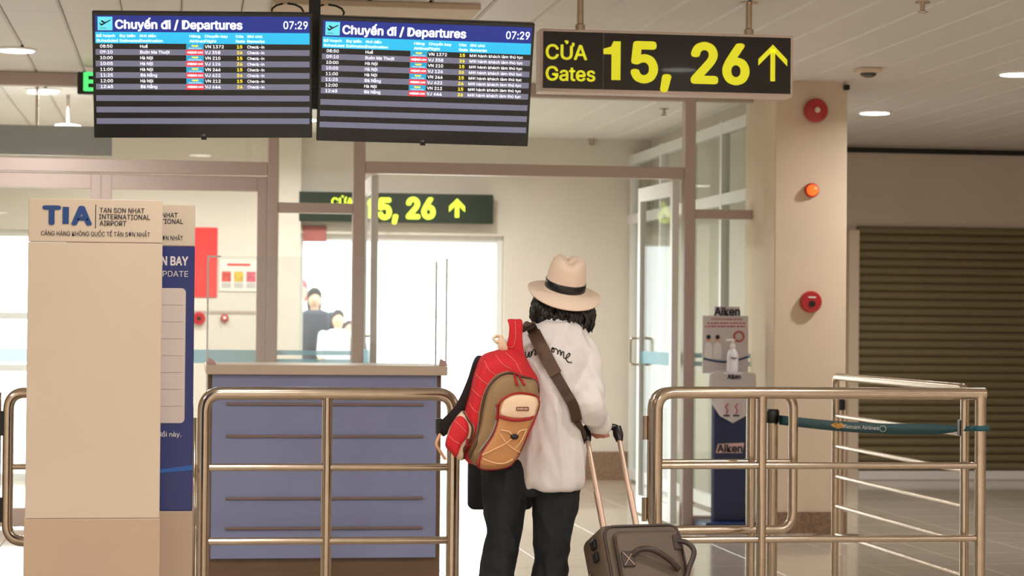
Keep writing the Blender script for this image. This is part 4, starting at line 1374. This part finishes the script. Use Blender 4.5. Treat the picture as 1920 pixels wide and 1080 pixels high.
def line(pts, r, nm, material, off=.002, parent=bpk, seg=6):
    cv = catmull([Vector((*c2(x, y), 0)) for x, y in pts], 6)
    return MB().tube([drape(p.x, p.y, bb_, off, YP - .25) for p in cv], r, seg).build(nm, material, parent, True)
line([(275, 940), (330, 780), (352, 640), (385, 515), (445, 432), (525, 402), (610, 428), (690, 455), (708, 520)], .0055, 'main_zip', M_ZIP)
line([(262, 915), (318, 780), (338, 640), (372, 512), (436, 424), (522, 392)], .003, 'zip_tape', M_OLIVE)
line([(332, 1000), (345, 925), (420, 805), (452, 700), (455, 615), (485, 568), (545, 536), (612, 530), (690, 548), (712, 590)], .0045, 'pocket_piping', M_BPIPE)
line([(322, 960), (330, 1000), (400, 1013), (500, 1000), (556, 960), (600, 880), (650, 755), (700, 650), (712, 590)], .0042, 'pocket_piping', M_BPIPE)
line([(460, 678), (510, 694), (570, 702), (640, 694), (672, 680)], .006, 'flap_trim', M_BPIPE)
line([(438, 620), (442, 700), (405, 800), (330, 905)], .004, 'pocket_zip', mat('zip_grey', (150, 140, 130), .4))
line([(232, 650), (262, 700), (290, 750), (275, 830), (238, 880), (235, 950)], .0045, 'side_zip', M_ZIP)
for pts in ([(555, 405), (562, 440), (575, 485)], [(570, 405), (595, 440), (620, 480)], [(448, 600), (450, 650), (444, 700)], [(262, 820), (255, 860), (248, 900)]):
    line(pts, .0055, 'zip_pull', M_BPIPE, .006)
for pts in ([(470, 765), (520, 775), (560, 805), (590, 770), (635, 760)], [(465, 790), (500, 840), (545, 880), (590, 905)], [(350, 925), (430, 885), (500, 850), (560, 800)], [(355, 945), (420, 970), (490, 975), (545, 950)], [(630, 765), (600, 830), (560, 880)]):
    line(pts, .0028, 'bungee_cord', M_CORD, .003)
cl = drape(*c2(556, 806), bb_, .008, YP - .3)
MB().ball(cl, .016, .011, .011, 6).build('cord_lock', M_BLACK, bpk, True)
for pts in ([(435, 285), (480, 345), (540, 380)], [(500, 275), (560, 330), (600, 410)], [(365, 325), (400, 390), (450, 420)], [(305, 400), (350, 450), (400, 480)], [(285, 500), (330, 545), (365, 560)], [(270, 590), (300, 640), (335, 655)], [(560, 75), (562, 180), (545, 235), (515, 240)], [(175, 700), (215, 740), (255, 780)], [(135, 790), (170, 830), (210, 850)]):
    line(pts, .0011, 'stitching', mat('stitch_pink', (236, 130, 120), .7), .0012, seg=5)
lp = drape(*c2(607, 630), bb_, .003, YP - .4)
kk = 1 / 3.375 / 490
MB().box(lp.x - 38 * kk, lp.x + 38 * kk, lp.y - .002, lp.y + .006, lp.z - 12 * kk, lp.z + 12 * kk, .001, 1).build('brand_label', mat('label_brown', (120, 52, 44), .6), bpk)
lm = MB()
for i_, h_ in enumerate((12, 9, 12, 11, 8, 12, 10)):
    x_ = lp.x + (-29 + i_ * 9.4) * kk
    lm.box(x_ - 2.6 * kk, x_ + 2.6 * kk, lp.y - .0028, lp.y - .002, lp.z - 5 * kk, lp.z + (h_ - 5) * kk)
lm = lm.build('label_print', M_BCREAM, bpk)
lm['kind'] = 'stuff'
MB().tube(catmull([q(*c2(85, 790), -.2), q(*c2(62, 850), -.22), q(*c2(80, 890), -.22), q(*c2(118, 950), -.21)], 6), .006, 6).build('loose_strap', mat('webbing_beige', (226, 176, 130), .7), bpk, True)
MB().box(*[v for p in [q(*c2(78, 740), -.15)] for v in (p.x - .012, p.x + .012, p.y - .02, p.y + .02, p.z - .03, p.z + .03)], .005).build('strap_buckle', M_BLACK, bpk)

# ================================================================== SUITCASE
M_CASE = mat('suitcase_brown', (92, 76, 62), .55, var=.06, vscale=12, bump=.2, bscale=300)
M_CASED = mat('suitcase_trim', (58, 44, 36), .4)
M_GOLDT = mat('champagne_tube', (236, 206, 186), .28, .7)
psi, alpha = R(14), R(26)
Mr = Matrix.Rotation(psi, 4, 'Z') @ Matrix.Rotation(-alpha, 4, 'X')
H = q(1127, 803, .05)
HL = .965
Msc = Matrix.Translation(H - (Mr @ Vector((0, -.03, HL)))) @ Mr
tb = Msc @ Vector((0, -.03, 0))
sc = thing('trolley_suitcase', 'brown wheeled suitcase pulled by its tall telescopic handle', 'suitcase', (tb.x, tb.y, 0))
def smb(): return MB(Msc)
W2, D, HC_ = .168, .205, .505
z0c = .035
smb().box(-W2, W2, -D, -.0, z0c, HC_, .035, 4).build('case_body', M_CASE, sc, True)
# front piping
def rrect(w_, z0, z1, y, r, n=6):
    return fillet([(-w_, y, z0), (w_, y, z0), (w_, y, z1), (-w_, y, z1)], r, n, True)
smb().tube(rrect(W2 - .012, z0c + .012, HC_ - .012, -D + .006, .05), .006, 8, True).build('front_piping', M_CASED, sc, True)
smb().tube(rrect(W2 - .012, z0c + .012, HC_ - .012, -.045, .05), .006, 8, True).build('rear_piping', M_CASED, sc, True)
smb().box(-W2 + .04, W2 - .03, -D - .028, -D + .01, .07, HC_ - .04, .024, 4).build('front_pocket', M_CASE, sc, True)
smb().tube(rrect(W2 - .04, .08, HC_ - .05, -D - .018, .04), .004, 8, True).build('pocket_zip', M_CASED, sc, True)
for sx, nm in ((-1, 'carry_handle'),):
    pts = catmull([(-.075, -D - .03, .365), (-.05, -D - .05, .38), (0, -D - .06, .372), (.06, -D - .055, .335), (.1, -D - .04, .30)], 6)
    smb().tube(pts, .011, 10).build(nm, M_CASED, sc, True)
    smb().box(-.12, -.07, -D - .036, -D - .026, .32, .38, .003, 1).build('handle_patch', M_CASED, sc)
    smb().tube([(-.115, -D - .038, .325), (-.075, -D - .038, .375)], .0015, 5).build('patch_stitch', M_GOLDT, sc)
    smb().tube([(-.075, -D - .038, .325), (-.115, -D - .038, .375)], .0015, 5).build('patch_stitch', M_GOLDT, sc)
pts = catmull([(.115, -D - .02, .42), (.15, -D - .05, .40), (.17, -D - .055, .36), (.14, -D - .045, .30), (.12, -D - .03, .25)], 6)
smb().tube(pts, .010, 10).build('side_loop', M_CASED, sc, True)
smb().box(.105, .135, -D - .034, -D - .024, .38, .44, .003, 1).build('handle_patch', M_CASED, sc)
# buckles on the left flank
for z in (.43, .38):
    smb().box(-W2 - .012, -W2 + .004, -.15, -.11, z, z + .035, .003, 1).build('side_buckle', M_BLACK, sc)
smb().tube(catmull([(-W2 - .006, -.06, .36), (-W2 - .015, -.065, .33), (-W2 - .008, -.06, .29)], 4), .005, 6).build('side_zip_pull', M_STEEL, sc, True)
for sx in (-.07, .07):
    smb().tube([(sx, -.03, HC_ - .02), (sx, -.03, .70)], .0125, 12).build('handle_tube', M_GOLDT, sc, 'auto')
    smb().tube([(sx * .98, -.03, .70), (sx * .98, -.03, HL - .02)], .0098, 12).build('handle_tube', M_GOLDT, sc, 'auto')
    smb().tube([(sx * .98, -.03, HL - .055), (sx * .98, -.03, HL - .03), (sx * .98, -.03, HL + .004)], [.014, .021, .018], 12).build('grip_end', M_BLACK, sc, 'auto')
smb().tube(fillet([(-.07, -.03, HL - .03), (-.07, -.03, HL + .005), (.07, -.03, HL + .005), (.07, -.03, HL - .03)], .02, 5), .013, 12).build('grip', M_BLACK, sc, True)
smb().box(-.09, .09, -.055, -.005, HC_ - .004, HC_ + .008, .003, 1).build('handle_socket', M_BLACK, sc)
for sx in (-1, 1):
    smb().lathe((sx * (W2 - .045), -.02, .0), (1, 0, 0), [(.034, -.014), (.036, -.01), (.036, .01), (.034, .014)], 20).build('wheel', M_BLACK, sc, 'auto')
    smb().box(sx * (W2 - .045) - .02, sx * (W2 - .045) + .02, -.05, .0, .015, .05, .004, 1).build('wheel_housing', M_BLACK, sc)

# ================================================================== PEOPLE BEYOND THE OPENING
def far_person(px, py_top, Y, shirt_c, trouser_c, label, hair_c=(36, 30, 30), bag=None, lean=0.0):
    top = at(px, py_top, Y)
    h = top.z
    s_ = h / 1.7
    x, y = top.x, Y
    t = thing('person', label, 'person', (x, y, 0), 'people waiting beyond the opening')
    def z(v): return v * s_
    def put(nm, mb, m, vox=.016, sm=3):
        o = link(nm, remesh(mb, vox, sm), m, None, True)
        for v in o.data.vertices: v.co -= ORI[t.name]
        o.parent = t; ORI[o.name] = ORI[t.name].copy()
    b = MB()
    b.ball((x + lean, y, z(1.58)), .075 * s_, .09 * s_, .115 * s_, 10)
    b.ball((x + lean, y - .09 * s_, z(1.57)), .014, .018, .018, 6)
    b.tube([(x, y, z(1.3)), (x + lean, y, z(1.52))], .05 * s_, 10)
    b.loft([((x, y, z(v)), r1 * s_, r2 * s_) for v, r1, r2 in ((.85, .15, .1), (1.0, .14, .1), (1.2, .16, .1), (1.38, .17, .09), (1.44, .1, .07))])
    for sx in (-1, 1):
        limb(b, [Vector((x + sx * .19 * s_, y, z(1.38))), Vector((x + sx * .22 * s_, y - .02, z(1.1))), Vector((x + sx * .2 * s_, y - .14, z(.92)))], [.05 * s_, .042 * s_, .03 * s_], 10)
        b.ball((x + sx * .2 * s_, y - .17, z(.9)), .04 * s_, .05 * s_, .03 * s_, 6)
        limb(b, [Vector((x + sx * .09 * s_, y, z(.88))), Vector((x + sx * .1 * s_, y, z(.47))), Vector((x + sx * .1 * s_, y, z(.08)))], [.08 * s_, .06 * s_, .042 * s_], 10)
        b.loft([((x + sx * .1 * s_, y - .05, v), .045, .12) for v in (0, .03, .07)])
    put('body', b, mat('far_skin', (220, 176, 150), .6))
    b = MB()
    b.loft([((x, y, z(v)), r1 * s_, r2 * s_) for v, r1, r2 in ((.86, .185, .13), (1.0, .175, .13), (1.2, .185, .13), (1.38, .2, .115), (1.46, .1, .08))])
    for sx in (-1, 1):
        limb(b, [Vector((x + sx * .19 * s_, y, z(1.38))), Vector((x + sx * .22 * s_, y - .02, z(1.14)))], [.065 * s_, .06 * s_], 10)
    put('shirt', b, mat('far_shirt_%d_%d_%d' % shirt_c, shirt_c, .8))
    b = MB()
    b.loft([((x, y, z(v)), r1 * s_, r2 * s_) for v, r1, r2 in ((.8, .175, .125), (.92, .17, .12))])
    for sx in (-1, 1):
        limb(b, [Vector((x + sx * .09 * s_, y, z(.86))), Vector((x + sx * .1 * s_, y, z(.47))), Vector((x + sx * .1 * s_, y, z(.1)))], [.095 * s_, .075 * s_, .06 * s_], 10)
    put('trousers', b, mat('far_trousers_%d_%d_%d' % trouser_c, trouser_c, .8))
    b = MB()
    b.ball((x + lean, y + .02, z(1.62)), .088 * s_, .1 * s_, .1 * s_, 10)
    b.loft([((x + lean, y + .04, z(v)), r1 * s_, r2 * s_) for v, r1, r2 in ((1.42, .06, .04), (1.5, .085, .06), (1.6, .088, .075))])
    put('hair', b, mat('far_hair_%d' % hair_c[0], hair_c, .6))
    if bag:
        bg_ = MB().box(x - .15 * s_, x + .15 * s_, y - .27 * s_, y - .12 * s_, z(bag[0]), z(bag[1]), .05, 3).build('backpack', mat('far_bag', (60, 62, 74), .7), t, True)
far_person(590, 541, 25.0, (70, 70, 84), (30, 130, 84), 'distant person with a dark backpack and green trousers', bag=(1.02, 1.45))
far_person(563, 524, 25.8, (236, 226, 226), (40, 140, 96), 'distant person in white at the left edge of the bright opening', hair_c=(196, 84, 96))
far_person(634, 582, 24.2, (232, 234, 238), (70, 74, 84), 'distant shorter long haired person in a white top', hair_c=(58, 52, 54))
far_person(655, 602, 24.6, (84, 84, 92), (60, 62, 70), 'distant smallest person in dark clothes beside the frame post', hair_c=(70, 62, 60))
